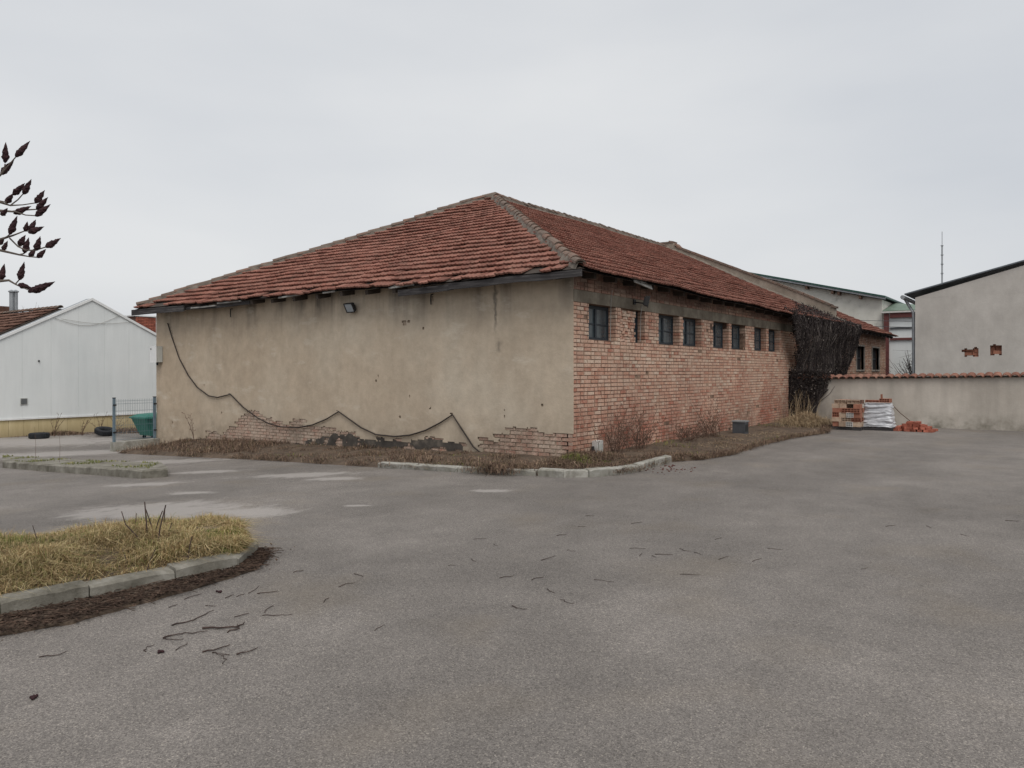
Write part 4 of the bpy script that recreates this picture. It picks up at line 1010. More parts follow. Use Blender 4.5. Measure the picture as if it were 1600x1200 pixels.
for c, w, h in holes:
    b = MB(); b.box((GX + .185, c.y - w * 1.6, c.z - h * 1.8), (GX + .2, c.y + w * 1.6, c.z + h * 1.8)); b.build('hole_back', M['dark'], gb)
    zz_ = c.z - h * 1.5; rr = 0
    while zz_ < c.z + h * 1.4:
        yy_ = c.y - w * 1.4 + (.06 if rr % 2 else 0)
        while yy_ < c.y + w * 1.3:
            b = MB(); b.obox(Matrix.Translation((GX + .05 + random.uniform(0, .10), yy_, zz_)) @ Matrix.Rotation(random.gauss(0, .06), 4, 'X'), (0, 0, 0), (.12, .24, .115)); b.build('broken_block', M['clay'], gb); yy_ += .25
        zz_ += .125; rr += 1

# ---- white building with green roof, and the red steel bay between
WX = 34.0
a0 = on_x(1378, 468, WX); a1 = on_x(1180, 433, WX); ws = (a1.z - a0.z) / (a1.y - a0.y)
wbld = empty('white_hall', (WX, 6, 0), 'white rendered hall with green edged sloping roof behind the annex', 'building')
ye = 14.0; za_ = a0.z; zb_ = a0.z + ws * (ye - a0.y)
b = MB(); b.hexa([(WX, a0.y, 0), (WX + 14, a0.y, 0), (WX + 14, ye, 0), (WX, ye, 0)], [(WX, a0.y, za_), (WX + 14, a0.y, za_), (WX + 14, ye, zb_), (WX, ye, zb_)]); b.build('wall', M['white_render'], wbld)
b = MB(); y2 = a0.y - .25; z2 = a0.z + ws * (y2 - a0.y)
b.hexa([(WX - .5, y2, z2 + .12), (WX + 14, y2, z2 + .12), (WX + 14, ye, zb_ + .12), (WX - .5, ye, zb_ + .12)], [(WX - .5, y2, z2 + .22), (WX + 14, y2, z2 + .22), (WX + 14, ye, zb_ + .22), (WX - .5, ye, zb_ + .22)]); b.build('roof', M['green_trim'], wbld)
b = MB(); b.hexa([(WX - .46, y2, z2 + .02), (WX - .40, y2, z2 + .02), (WX - .40, ye, zb_ + .02), (WX - .46, ye, zb_ + .02)], [(WX - .46, y2, z2 + .115), (WX - .40, y2, z2 + .115), (WX - .40, ye, zb_ + .115), (WX - .46, ye, zb_ + .115)]); b.build('verge_board', M['zinc'], wbld)
for px in (1346, 1303, 1313, 1263, 1206):
    q_ = on_x(px, 500, WX); z = a0.z + ws * (q_.y - a0.y) - .02; b = MB(); b.box((WX - .42, q_.y - .06, z - .16), (WX - .003, q_.y + .06, z + .1)); b.build('purlin', M['weed'], wbld)
bay = empty('steel_bay', (WX - .1, 0, 0), 'white panelled bay in a dark red steel frame beside the grey building', 'building')
yl, yr_ = on_x(1381, 540, WX - .1).y, -3.2
zt = on_x(1400, 489, WX - .1).z; zm1 = on_x(1400, 512.5, WX - .1).z; zm2 = on_x(1400, 529.5, WX - .1).z
ss = [(-.0, zm2 - .05), (zm2 + .05, zm1 - .03), (zm1 + .03, zt - .25)]
for z0, z1 in ss:
    b = MB(); b.box((WX - .12, yr_, z0), (WX - .02, yl - .25, z1)); b.build('panel', M['panel'], bay)
b = MB(); b.box((WX - .25, yl - .27, 0), (WX - .015, yl - .02, zt)); b.build('column', M['red_steel'], bay)
b = MB(); b.box((WX - .28, yr_, zt - .26), (WX - .125, yl - .325, zt)); b.build('beam', M['red_steel'], bay)
b = MB(); b.box((WX - .22, yr_, zm2 - .07), (WX - .125, yl - .325, zm2 + .05)); b.build('rail', M['red_steel'], bay)
b = MB(); b.box((WX - .20, yr_, zm1 - .045), (WX - .125, yl - .325, zm1 + .035)); b.build('rail', M['dark_metal'], bay)
b = MB(); b.box((WX - .36, yr_, zt + .003), (WX - .10, yl + .1, zt + .09)); b.build('gutter_board', M['white_block'], bay)
zg = on_x(1385, 470, WX).z
b = MB(); b.hexa([(WX - .3, yr_, zt + .095), (WX + 3, yr_, zg - .45), (WX + 3, yl + .05, zg + .05), (WX - .3, yl + .05, zt + .095)], [(WX - .3, yr_, zt + .13), (WX + 3, yr_, zg - .40), (WX + 3, yl + .05, zg + .10), (WX - .3, yl + .05, zt + .13)]); b.build('lean_to_roof', M['green_roof'], bay)
# brush between bay and grey building
t = empty('brush_heap', (GX + 8, on_x(1420, 580, GX + 8).y, 0), 'dark tangled brush growing behind the yard wall by grey building', 'bush')
b = MB(); cxy = on_x(1419, 580, 25)
for k in range(170):
    p = Vector((25 + random.gauss(0, .5), cxy.y + random.uniform(-1.2, -.25), .2)); h = random.uniform(1.0, 2.6) * (1 - .3 * abs(p.y - cxy.y)); d = Vector((random.gauss(0, .2), random.gauss(.15, .3), 0))
    b.tube([p, p + Vector((0, 0, h * .5)) + d * .6, p + Vector((0, 0, h)) + d * 1.6], [.018, .014, .006], 4, False)
    for j in range(5):
        q_ = p + Vector((0, 0, h * random.uniform(.4, 1))) + d * random.uniform(.6, 1.6); e = Vector((random.gauss(0, .2), random.gauss(0, .25), random.gauss(.05, .15))); b.tube([q_, q_ + e], [.008, .003], 3, False)
b.build('twigs', M['vine'], t)
# antenna mast
p0 = at_depth(1472, 450, 75); zt = at_depth(1472, 362, 75).z
t = empty('antenna_mast', (p0.x, p0.y, 0), 'thin grey antenna mast rising behind the grey building', 'mast')
b = MB(); b.tube([(p0.x, p0.y, 0), (p0.x, p0.y, zt - 1.3)], .075, 6); b.tube([(p0.x, p0.y, zt - 1.3), (p0.x, p0.y, zt)], .03, 5); b.build('pole', M['zinc'], t)
for k in range(4):
    b = MB(); z = zt - 1.4 - k * .9; b.box((p0.x - .11, p0.y - .11, z), (p0.x + .11, p0.y + .11, z + .08)); b.build('bracket', M['zinc'], t)
# overhead wires crossing to the grey building
for (a_, c_, lab) in (((1340, 500.5), (1640, 489), 'upper thin overhead wire crossing before the grey building'), ((1340, 509), (1640, 503), 'lower thin overhead wire crossing before the grey building')):
    A = on_x(a_[0], a_[1], 33.2); B = on_x(c_[0] + 260, c_[1] - 8, 15.5); mid = [A.lerp(B, k / 12) - Vector((0, 0, .18 * math.sin(math.pi * k / 12))) for k in range(13)]
    b = MB(); b.tube(mid, .012, 4); tag(b.build('overhead_wire', M['dark_metal'], base=A), lab, 'wire')
    
# ---- building materials before the yard wall
def hollow_block(name, Mx, L, Wd, H, mname, label, group, holes=(4, 2)):
    """hollow clay block: shell with open cells on its two ends (local y)"""
    b = MB(); t_ = .012; nxh, nzh = holes
    def cell(y0, y1, front):
        xs_ = lin(-L / 2, L / 2, nxh * 2 + 1); xs_ = []
        w = (L - (nxh + 1) * t_) / nxh; h = (H - (nzh + 1) * t_) / nzh
        xc = [-L / 2]
        for i in range(nxh): xc += [xc[-1] + t_, xc[-1] + t_ + w]
        xc.append(L / 2); zc_ = [0]
        for i in range(nzh): zc_ += [zc_[-1] + t_, zc_[-1] + t_ + h]
        zc_.append(H)
        return xc, zc_
    xc, zc_ = cell(0, 0, 0)
    masked = lambda u, v: not (any(xc[2*i+1] < u < xc[2*i+2] for i in range(nxh)) and any(zc_[2*i+1] < v < zc_[2*i+2] for i in range(nzh)))
    masked_sheet(b, (0, -Wd / 2, 0), (1, 0, 0), (0, 0, 1), (0, -1, 0), xc, zc_, masked, .05)
    b.face((-L/2, -Wd/2 + .05, 0), (L/2, -Wd/2 + .05, 0), (L/2, -Wd/2 + .05, H), (-L/2, -Wd/2 + .05, H))
    b.box((-L/2, -Wd/2 + .0501, 0), (L/2, Wd/2, H))
    me = b.mesh(name); me.materials.append(M[mname]); o = bpy.data.objects.new(name, me); col.objects.link(o); o.matrix_world = Mx
    return tag(o, label, 'block', group)
def stack_frame(px, py):
    p = on_g(px, py); return Matrix.Translation(p) @ Matrix.Rotation(-math.pi / 2 + .0, 4, 'Z')   # local -y faces -x (the yard)
S1 = stack_frame(1326, 671)
def pallet(S, w, d, label):
    t = empty('pallet', S.translation, label, 'pallet')
    for k in range(3):
        b = MB(); b.obox(S, (-w / 2, -d / 2 + k * (d - .1) / 2, 0.0), (w / 2, -d / 2 + k * (d - .1) / 2 + .1, .075)); b.build('bearer', M['wood'], t)
    for k in range(6):
        b = MB(); b.obox(S, (-w / 2 + k * (w - .1) / 5, -d / 2, .076), (-w / 2 + k * (w - .1) / 5 + .1, d / 2, .097)); b.build('slat', M['wood'], t)
pallet(S1, .80, .62, 'dark wooden pallet under the stack of loose clay blocks')
z = .099; kinds = ['clay', 'clay_pale', 'clay', 'clay_pale', 'clay_pale']
lay_h = [.14, .12, .14, .12, .12]
for r, h in enumerate(lay_h):
    for row_ in (0, 1):
        nb = 3 if r % 2 else 4; w = .76 / nb
        for i in range(nb):
            if r == 4 and random.random() < .35: continue
            mname = 'white_block' if (r in (0, 2) and i == nb - 2 and row_ == 0) else random.choice(kinds)
            nm_ = ('bottom', 'second', 'third', 'fourth', 'top')[r]; lab = {'white_block': f'white block in the {nm_} course of the loose stack by yard wall', 'clay': f'orange hollow clay block in the {nm_} course of the loose stack', 'clay_pale': f'pale hollow clay block in the {nm_} course of the loose stack'}[mname]
            Mx = S1 @ Matrix.Translation((-.38 + w * (i + .5) + random.gauss(0, .006), -.15 + row_ * .30 + random.gauss(0, .012) - (random.uniform(0, .06) if row_ == 0 else 0), z)) @ Matrix.Rotation(random.gauss(0, .05) + (math.pi if random.random() < .68 else 0), 4, 'Z')
            hollow_block('hollow_block' if mname != 'white_block' else 'white_block', Mx, w - .008, .27, h - .001, mname, lab, 'blocks in the loose stack' if mname == 'clay' else ('pale blocks in the loose stack' if mname == 'clay_pale' else 'white blocks in the loose stack'), (3, 2))
    z += h
for (x_, y_, rz, ry, mname, lab, dz, L_) in ((-.20, -.1, .08, 0, 'clay_pale', 'pale block lying on top of the loose stack at its left', 0, .3), (.16, -.12, .2, 0, 'clay_pale', 'pale block on top of the loose stack, jutting out at right', 0, .34), (.19, .16, -.15, 0, 'tile_old', 'dark block on top of the loose stack at its rear', 0, .3), (-.15, .16, -.1, 0, 'clay', 'orange block on top of the loose stack at its rear left', 0, .3)):
    hollow_block('hollow_block', S1 @ Matrix.Translation((x_, y_, z + .001)) @ Matrix.Rotation(rz, 4, 'Z'), L_, .24, .11, mname, lab, None, (3, 1))
S2 = stack_frame(1373, 671.5)
pallet(S2, .86, .66, 'dark wooden pallet under the plastic wrapped stack')
t = empty('wrapped_stack', S2.translation, 'stack of blocks wrapped in crumpled white plastic film on a pallet', 'wrapped stack')
b = MB(); b.smooth = False; n_ = 44; rows_ = 26
for j in range(rows_ + 1):
    v = j / rows_
    for i in range(n_):
        a = 2 * math.pi * i / n_; ca, sa = math.cos(a), math.sin(a); ex = .32
        x_ = math.copysign(abs(ca) ** ex, ca) * (.40 - .06 * v); y_ = math.copysign(abs(sa) ** ex, sa) * (.30 - .04 * v)
        k_ = 1 + .10 * nz((x_ * 3, y_ * 3, v * 11), 1, 2) + .085 * nz((x_ * 6 + v * 5, y_ * 6, v * 16), 1, 7) + (.10 * (1 - v) ** 6)
        b.v.append(tuple(S2 @ Vector((x_ * k_, y_ * k_, .102 + .66 * v + .012 * nz((x_ * 5, y_ * 5, v * 3), 1)))))
for j in range(rows_):
    for i in range(n_): b.f.append([j*n_ + i, j*n_ + (i+1) % n_, (j+1)*n_ + (i+1) % n_, (j+1)*n_ + i])
b.f.append([rows_ * n_ + i for i in range(n_)]); b.build('film', M['film'], t)
b = MB(); b.obox(S2, (-.27, -.19, .10), (.27, .19, .72)); b.build('block_core', M['clay'], t)
hollow_block('hollow_block', S2 @ Matrix.Translation((-.15, -.08, .785)) @ Matrix.Rotation(.12, 4, 'Z'), .36, .24, .065, 'clay', 'flat orange block on top of the wrapped stack at left', None, (4, 1))
hollow_block('hollow_block', S2 @ Matrix.Translation((.19, -.06, .785)) @ Matrix.Rotation(-.1, 4, 'Z'), .27, .24, .11, 'clay', 'thick orange block on top of the wrapped stack at right', None, (4, 2))
b = MB(); b.obox(S2 @ Matrix.Translation((.08, -.04, .785 + .111)), (-.02, -.03, 0), (.025, .03, .12)); o = b.build('brick_fragment', M['clay'], base=S2 @ Vector((.08, -.04, .9))); tag(o, 'upright sliver of orange brick on top of the wrapped stack', 'brick')
S3 = stack_frame(1428, 673.5)
pile = []
for r, (nb, wd) in enumerate(((8, 1.05), (6, .82), (4, .55), (2, .28))):
    for row_ in range(3 if r < 2 else 2):
        for i in range(nb):
            u = -wd / 2 + wd * (i + .5) / nb; Mx = S3 @ Matrix.Translation((u + random.gauss(0, .015), -.26 + row_ * .25 + random.gauss(0, .02) + r * .04, .004 + r * .066)) @ Matrix.Rotation(random.gauss(0, .35), 4, 'Z')
            b = MB(); b.box((-wd / nb * .46, -.115, 0), (wd / nb * .46, .115, .062)); b.v = [(x_ * (1 + .1 * random.uniform(-1, 1)), y_ * (1 + .1 * random.uniform(-1, 1)), z_) for x_, y_, z_ in b.v]
            me = b.mesh('loose_brick'); me.materials.append(M['red_rubble']); o = bpy.data.objects.new('loose_brick', me); col.objects.link(o); o.matrix_world = Mx
            tag(o, ('broken red brick in the bottom layer of the low brick heap', 'broken red brick in the second layer of the low brick heap', 'broken red brick in the third layer of the low brick heap', 'broken red brick at the very top of the low brick heap')[r], 'brick', 'broken bricks in the heap')
p = S3 @ Vector((-.12, .20, .26)); b = MB(); b.tube([p, p + Vector((.12, .28, .22)), p + Vector((.2, .55, .50))], .012, 6)
tag(b.build('thin_rod', M['weed'], base=p), 'thin dark rod leaning from the brick heap to the yard wall', 'rod')

# ================================================================== left side: shed, fence, tyres, bin
GL = gz(30)
sy = on_g(0, 684).y
def sp(px, py): return on_y(px, py, sy)
shed = empty('white_shed', (1, sy, GL), 'pale metal clad shed with gable end and yellow plinth', 'shed')
ap = sp(143.5, 467); el = sp(0, 528); er = sp(243, 522)
sl_l = (ap.z - el.z) / (ap.x - el.x); sl_r = (ap.z - er.z) / (er.x - ap.x)
zpl = lambda x: GL + (sp(0, 655).z - GL)
xl, xr = ap.x - 5.4, ap.x + 5.4
zp = (sp(0, 655).z + sp(240, 644).z) / 2
def shz(x): return ap.z - (ap.x - x) * sl_l if x < ap.x else ap.z - (x - ap.x) * sl_r
x = ap.x - 5.4; 
while x < xr - .1:
    x1 = min(x + .98, xr)
    cutx = [x + .0015] + ([ap.x] if x < ap.x < x1 else []) + [x1 - .0015]
    b = MB(); lo = [(c, sy, zp) for c in cutx]; hi = [(c, sy, shz(c) - .03) for c in reversed(cutx)]
    ring = lo + hi; b.hexa([(a_, sy + .06, c_) for a_, _, c_ in ring], [(a_, sy + random.uniform(-.001, .001), c_) for a_, _, c_ in ring]); b.build('cladding_panel', M['panel'], shed); x = x1
b = MB(); b.hexa([(xl, sy + .03, zp), (xr, sy + .03, zp), (xr, sy + .03, shz(xr) - .06), (ap.x, sy + .03, ap.z - .06), (xl, sy + .03, shz(xl) - .06)], [(xl, sy + .4, zp), (xr, sy + .4, zp), (xr, sy + .4, shz(xr) - .06), (ap.x, sy + .4, ap.z - .06), (xl, sy + .4, shz(xl) - .06)]); b.build('body', M['zinc'], shed)
x = xl
while x < xr - .1:
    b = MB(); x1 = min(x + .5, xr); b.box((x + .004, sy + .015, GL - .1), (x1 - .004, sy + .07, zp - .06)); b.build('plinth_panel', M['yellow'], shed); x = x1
b = MB(); b.box((xl, sy - .04, zp - .055), (xr, sy + .05, zp - .003)); b.build('drip_trim', M['white_metal'], shed)
for a_, c_ in ((xl - .15, ap.x), (ap.x, xr + .15)):
    b = MB(); za, zb = (shz(a_) if a_ < ap.x else ap.z), (shz(c_) if c_ > ap.x else ap.z)
    b.hexa([(a_, sy - .05, za - .06), (c_, sy - .05, zb - .06), (c_, sy + .02, zb - .06), (a_, sy + .02, za - .06)], [(a_, sy - .05, za + .04), (c_, sy - .05, zb + .04), (c_, sy + .02, zb + .04), (a_, sy + .02, za + .04)]); b.build('verge_trim', M['white_metal'], shed)
    b = MB(); b.hexa([(a_, sy + .021, za - .05), (c_, sy + .021, zb - .05), (c_, sy + .45, zb - .05), (a_, sy + .45, za - .05)], [(a_, sy + .021, za + .02), (c_, sy + .021, zb + .02), (c_, sy + .45, zb + .02), (a_, sy + .45, za + .02)]); b.build('roof', M['zinc'], shed)
q_ = sp(37, 627); b = MB(); b.box((q_.x - .12, sy - .03, q_.z - .12), (q_.x + .12, sy - .002, q_.z + .12)); b.build('vent_frame', M['box_grey'], shed)
for k in range(5): b = MB(); b.box((q_.x - .10, sy - .04, q_.z - .10 + k * .042), (q_.x + .10, sy - .031, q_.z - .075 + k * .042)); b.build('vent_slat', M['dark_metal'], shed)
q_ = sp(60.5, 564); b = MB(); b.tube([(q_.x, sy - .05, q_.z), (q_.x, sy, q_.z)], .03, 8); b.build('pipe_stub', M['black'], shed)
b = MB(); A = sp(85, 497); B = sp(188, 492); b.tube([A.lerp(B, k / 14) + Vector((0, -.03, -.35 * math.sin(math.pi * k / 14))) for k in range(15)], .008, 4); b.build('wire', M['wire'], shed)
b = MB(); A = sp(95, 498); B = sp(205, 503); b.tube([A.lerp(B, k / 14) + Vector((0, -.035, -.12 * math.sin(math.pi * k / 14))) for k in range(15)], .007, 4); b.build('wire', M['wire'], shed)
# brown tiled house behind the shed, ridge running away from the yard
hy = sy + .55; HL = 13.0
rp = on_y(95, 480, hy); house = empty('brown_house', (rp.x, hy, GL), 'house with brown tiled roof behind the shed on the left', 'house')
hs = .5; hw = 4.6
b = MB(); b.hexa([(rp.x - hw + .4, hy, GL), (rp.x + hw - .4, hy, GL), (rp.x + hw - .4, hy + HL, GL), (rp.x - hw + .4, hy + HL, GL)], [(rp.x - hw + .4, hy, rp.z - hw * hs), (rp.x + hw - .4, hy, rp.z - hw * hs), (rp.x + hw - .4, hy + HL, rp.z - hw * hs), (rp.x - hw + .4, hy + HL, rp.z - hw * hs)]); b.build('wall', M['white_render'], house)
b = MB()
for sg in (-1, 1):
    b.hexa([(rp.x + sg * hw, hy, rp.z - hw * hs - .12), (rp.x, hy, rp.z - .12), (rp.x, hy + HL, rp.z - .12), (rp.x + sg * hw, hy + HL, rp.z - hw * hs - .12)], [(rp.x + sg * hw, hy, rp.z - hw * hs - .05), (rp.x, hy, rp.z - .05), (rp.x, hy + HL, rp.z - .05), (rp.x + sg * hw, hy + HL, rp.z - hw * hs - .05)])
b.build('roof', M['deck'], house)
Vh = Vector((hw, 0, hw * hs)); sh = Vh.length; Vh.normalize(); Uh = Vector((0, -1, 0)); tiles = []
lay(Vector((rp.x - hw, hy + HL, rp.z - hw * hs - .04)), Uh, Vh, Uh.cross(Vh), HL, sh, lambda u, v: 0 < u < HL - .1, 8.0, False)
b = MB()
for Mx, d in tiles: add_mesh(b, tv, tf, Mx)
b.build('roof_tiles', M['tile_old'], house, kind='stuff')
for k in range(int(HL / .36)): inst('ridge_tile', cap_me, Matrix.Translation((rp.x, hy + k * .36, rp.z - .02)), house)
for px in (18, 24.5):
    q_ = on_y(px, 492, hy + 6); zt = on_y(px, 457, hy + 6).z; b = MB(); b.tube([(q_.x, q_.y, q_.z - 1.2), (q_.x, q_.y, zt)], .085, 10); b.lathe((q_.x, q_.y, zt), [(.085, 0), (.13, .02), (.13, .06), (.02, .12)], 10); b.build('flue_pipe', M['zinc'], house)
q_ = on_y(16, 479, hy + 6.6); b = MB(); b.box((q_.x - 1.4, q_.y, q_.z - 1.6), (q_.x, q_.y + .8, q_.z)); b.build('chimney', M['tile_old'], house)
# brick outbuilding glimpsed between shed and warehouse
oy = sy + 6
ob = empty('brick_outbuilding', (on_y(228, 600, oy).x, oy, GL), 'red brick outbuilding edged in white, glimpsed between shed and warehouse', 'building')
A = on_y(212, 494, oy); B = on_y(243.2, 521, oy); b = MB(); b.box((A.x, oy, GL), (B.x, oy + 4, A.z)); b.build('wall', M['brick'], ob)
rb = MB(); zc = A.z - 1.4; row = 0
while zc < A.z - CO:
    x = A.x - (.13 if row % 2 else 0)
    while x < B.x:
        s0, s1 = max(x, A.x), min(x + .25, B.x)
        if s1 - s0 > .03: add_mesh(rb, BRV, BRF, Matrix.Translation(((s0 + s1) / 2, oy - .02, zc + CO / 2)) @ Matrix.Diagonal((s1 - s0, .03, CO - .012, 1)))
        x += .262
    zc += CO; row += 1
rb.build('brickwork', M['red_rubble'], ob, kind='stuff')
b = MB(); b.box((A.x - .1, oy - .06, A.z + .001), (B.x + .08, oy + 4, A.z + .06)); b.build('coping', M['white_metal'], ob)
b = MB(); b.box((B.x + .001, oy - .06, GL), (B.x + .08, oy + .1, A.z)); b.build('corner_trim', M['white_metal'], ob)
# fence beside the warehouse corner, on a low concrete wall
fy = W - .05; fx1 = -1.27; zk = -.30
fk = empty('low_wall', (fx1, fy, gz(fy)), 'low concrete wall carrying the mesh fence', 'wall')
b = MB(); b.hexa([(fx1 - .06, fy - .14, gz(fy) - .1), (-.03, fy - .14, gz(fy) - .1), (-.03, fy + .10, gz(fy) - .1), (fx1 - .06, fy + .10, gz(fy) - .1)], [(fx1 - .06, fy - .14, zk), (-.03, fy - .14, zk + .03), (-.03, fy + .10, zk + .03), (fx1 - .06, fy + .10, zk)]); b.build('concrete', M['kerb'], fk)
fe = empty('mesh_fence', (fx1, fy, zk), 'grey blue wire mesh fence panel between two posts', 'fence')
zf = on_y(178, 624, fy).z
for x in (fx1, -.10):
    b = MB(); b.box((x - .03, fy - .03, zk), (x + .03, fy + .03, zf + .03)); po = b.build('post', M['fence'], fe)
    b = MB(); b.box((x - .036, fy - .036, zf + .031), (x + .036, fy + .036, zf + .05)); b.build('cap', M['black'], po)
    for z in (zk + .25, zf - .18): b = MB(); b.box((x - .045, fy - .045, z), (x + .045, fy - .031, z + .04)); b.build('clamp', M['black'], po)
b = MB(); x = fx1 + .05
while x < -.12: b.tube([(x, fy - .035, zk + .06), (x, fy - .035, zf)], .0032, 4, False); x += .05
z = zk + .06
while z < zf + .01: b.tube([(fx1 + .02, fy - .04, z), (-.12, fy - .04, z)], .004, 4, False); z += .2 if not (zf - .3 < z < zf - .12) else .08
b.build('wire_mesh', M['fence'], fe)
# green bin behind the fence
q_ = on_y(240, 672, W + 4.6); zb = gz(q_.y)
t = empty('green_tub', (q_.x, q_.y, zb), 'green plastic waste container behind the mesh fence', 'container')
b = MB(); X0, Y0 = q_.x, q_.y
lo = [(X0 - .30, Y0 - .35, zb + .12), (X0 + .95, Y0 - .35, zb + .12), (X0 + .95, Y0 + .35, zb + .12), (X0 - .30, Y0 + .35, zb + .12)]
hi = [(X0 - .55, Y0 - .48, zb + .72), (X0 + 1.2, Y0 - .48, zb + .72), (X0 + 1.2, Y0 + .48, zb + .72), (X0 - .55, Y0 + .48, zb + .72)]
b.hexa(lo, hi)
for k in range(6): u = k / 5; b.bar(Vector(lo[0]).lerp(Vector(lo[1]), u) + Vector((0, -.012, 0)), Vector(hi[0]).lerp(Vector(hi[1]), u) + Vector((0, -.012, 0)), .05, .03)
b.build('body', M['green_plastic'], t)
b = MB(); b.box((X0 - .60, Y0 - .53, zb + .721), (X0 + 1.25, Y0 + .53, zb + .77)); b.build('rim', M['green_plastic'], t)
b = MB(); b.hexa([(X0 - .57, Y0 - .50, zb + .772), (X0 + 1.22, Y0 - .50, zb + .772), (X0 + 1.22, Y0 + .50, zb + .772), (X0 - .57, Y0 + .50, zb + .772)], [(X0 - .40, Y0 - .38, zb + .86), (X0 + 1.05, Y0 - .38, zb + .93), (X0 + 1.05, Y0 + .38, zb + .93), (X0 - .40, Y0 + .38, zb + .86)]); b.build('lid', M['green_plastic'], t)
for dx in (-.2, .85):
    for dy in (-.28, .28):
        b = MB(); b.lathe((X0 + dx, Y0 + dy - .02, zb + .062), [(.0, -.02), (.06, -.02), (.06, .02), (.0, .02)], 12, Matrix.Rotation(R(90), 3, 'X')); b.build('wheel', M['rubber'], t)
# tyres lying on the ground
def tyre(px, py, label, tilt, r=.31):
    g_ = on_g(px, py); t = empty('tyre', g_, label, 'tyre', 'old tyres by the shed')
    prof_ = [(.19, -.08), (.24, -.10), (.29, -.095), (.31, -.06), (.31, .06), (.29, .095), (.24, .10), (.19, .08), (.175, .0), (.19, -.08)]
    A3 = Matrix.Rotation(tilt, 3, 'X'); hgt = .10 * math.cos(tilt) + .30 * abs(math.sin(tilt))
    b = MB(); b.smooth = True; b.lathe(g_ + Vector((0, 0, hgt)), [(a_ * r / .31, c_) for a_, c_ in prof_], 28, A3); b.build('carcass', M['rubber'], t)
    b = MB()
    for k in range(28):
        a = 2 * math.pi * k / 28; c_ = g_ + Vector((0, 0, hgt)) + A3 @ Vector((math.cos(a) * r * 1.005, math.sin(a) * r * 1.005, 0)); b.obox(frame(c_, A3 @ Vector((math.cos(a), math.sin(a), 0)), A3 @ Vector((-math.sin(a), math.cos(a), 0)), A3 @ Vector((0, 0, 1))), (-.01, -.02, -.07), (.012, .02, .07))
    b.build('tread', M['rubber'], t)
tyre(61, 685, 'flat lying black tyre by the yellow plinth, farther left', 0)
tyre(164, 681, 'black tyre lying tilted beside the fence post', R(14), .33)
for px, py, lab, h in ((85, 682, 'thin bare sapling against the yellow plinth', 1.0), (128, 680, 'leaning dead weed beside the yellow plinth, left of the tyre', .7), (157, 677, 'curled brown weed rising behind the propped tyre', .8), (182, 677, 'curled brown weed right of the propped tyre', .8)):
    g_ = on_g(px, py); weed(g_, h, .5, 4, 'weed', lab, 'weeds along the shed plinth', False, .012)
gm = MB()
def pk2():
    px = random.uniform(-40, 245); p = on_g(px, 681 - .03 * px + random.gauss(0, 1.2)); d = .5 + 1.0 * nz(p, .6, 5)
    if px > 185: d += .4
    return (p.x, p.y, p.z - .01, max(.15, d))
blades(gm, 9000, pk2, .06, .26, .018, 1.2); tag(gm.build('plinth_weeds', M['grass_d'], kind='stuff'), 'low brown weeds along the yellow shed plinth', 'grass')
# bare trees behind the house
for k, (px, lab) in enumerate(((45, 'bare twiggy tree rising behind the brown tiled roof'),)):
    p0 = on_y(px, 520, hy + 22); p0.z = GL; t = empty('bare_tree', p0, lab, 'tree'); ztop = on_y(px, 456, hy + 22).z
    b = MB()
    def br(p, d, L, r, lev):
        q_ = p + d * L * .5 + Vector((random.gauss(0, .05), random.gauss(0, .05), 0)) * L; e = p + d * L; (trunkb if lev == 0 else b).tube([p, q_, e], [r, r * .8, r * .6], 5 if lev < 2 else 3, False)
        if lev < 4:
            for _ in range(3 if lev else 6):
                d2_ = (d + Vector((random.gauss(0, .5), random.gauss(0, .5), random.gauss(.15, .2)))).normalized(); br(p.lerp(e, random.uniform(.6, 1)), d2_, L * random.uniform(.5, .75), r * .5, lev + 1)
    trunkb = MB(); H_ = ztop - GL; br(Vector(p0), Vector((0, 0, 1)), H_ * .42, .13, 0)
    trunkb.build('trunk', M['bark'], t); b.build('crown', M['bark'], t)

# ================================================================== far kerb strip on the left
far_px = [(262, 745), (222, 748), (130, 741), (60, 736), (4, 731)]
fk_ = [on_g(px, py) for px, py in far_px]; back_px = [(262, 745), (252, 737), (150, 733), (60, 727), (4, 724)]
isl = empty('kerb_island', fk_[2], 'narrow weedy concrete kerb strip on the asphalt at left', 'kerb', kind='structure')
kerb_run(isl, fk_, .14, .14, inward=on_g(150, 715), sl=1.0, jit=.006, m='kerb_dirty')
bk = [on_g(px, py - 5) for px, py in back_px]
b = MB()
for a, c, a2, c2 in zip(fk_[0:], fk_[1:], bk[0:], bk[1:]):
    if (a - a2).length < .01: a2 = a + Vector((.05, .05, 0))
    b.hexa([(p.x, p.y, gz(p.y) - .02) for p in (a, c, c2, a2)], [(p.x, p.y, gz(p.y) + .115) for p in (a, c, c2, a2)])
b.build('infill', M['kerb_dirty'], isl)
gm = MB()
def pk3():
    k = random.randrange(1, 4); t_ = random.random(); a = fk_[k].lerp(fk_[k+1], t_); c = bk[k].lerp(bk[k+1], t_); p = a.lerp(c, random.uniform(.25, 1)); 
    if nz(p, 1.6, 3) < 0.02: return None
    return (p.x, p.y, gz(p.y) + .11, 1)
blades(gm, 3500, pk3, .01, .06, .012, .8); tag(gm.build('kerb_weeds', M['grass_g'], kind='stuff'), 'sparse green weeds on the narrow kerb strip', 'grass')
for px, py, lab in ((55, 728, 'thin upright dry stalk on the kerb strip, leftmost'), (93, 731, 'thin upright dry stalk on the kerb strip, right of another')):
    p = on_g(px, py); p.z += .11; b = MB(); b.tube([p, p + Vector((.02, .02, .35)), p + Vector((.0, .03, .75))], [.004, .0035, .002], 4); tag(b.build('dry_stalk', M['weed'], base=p), lab, 'weed')

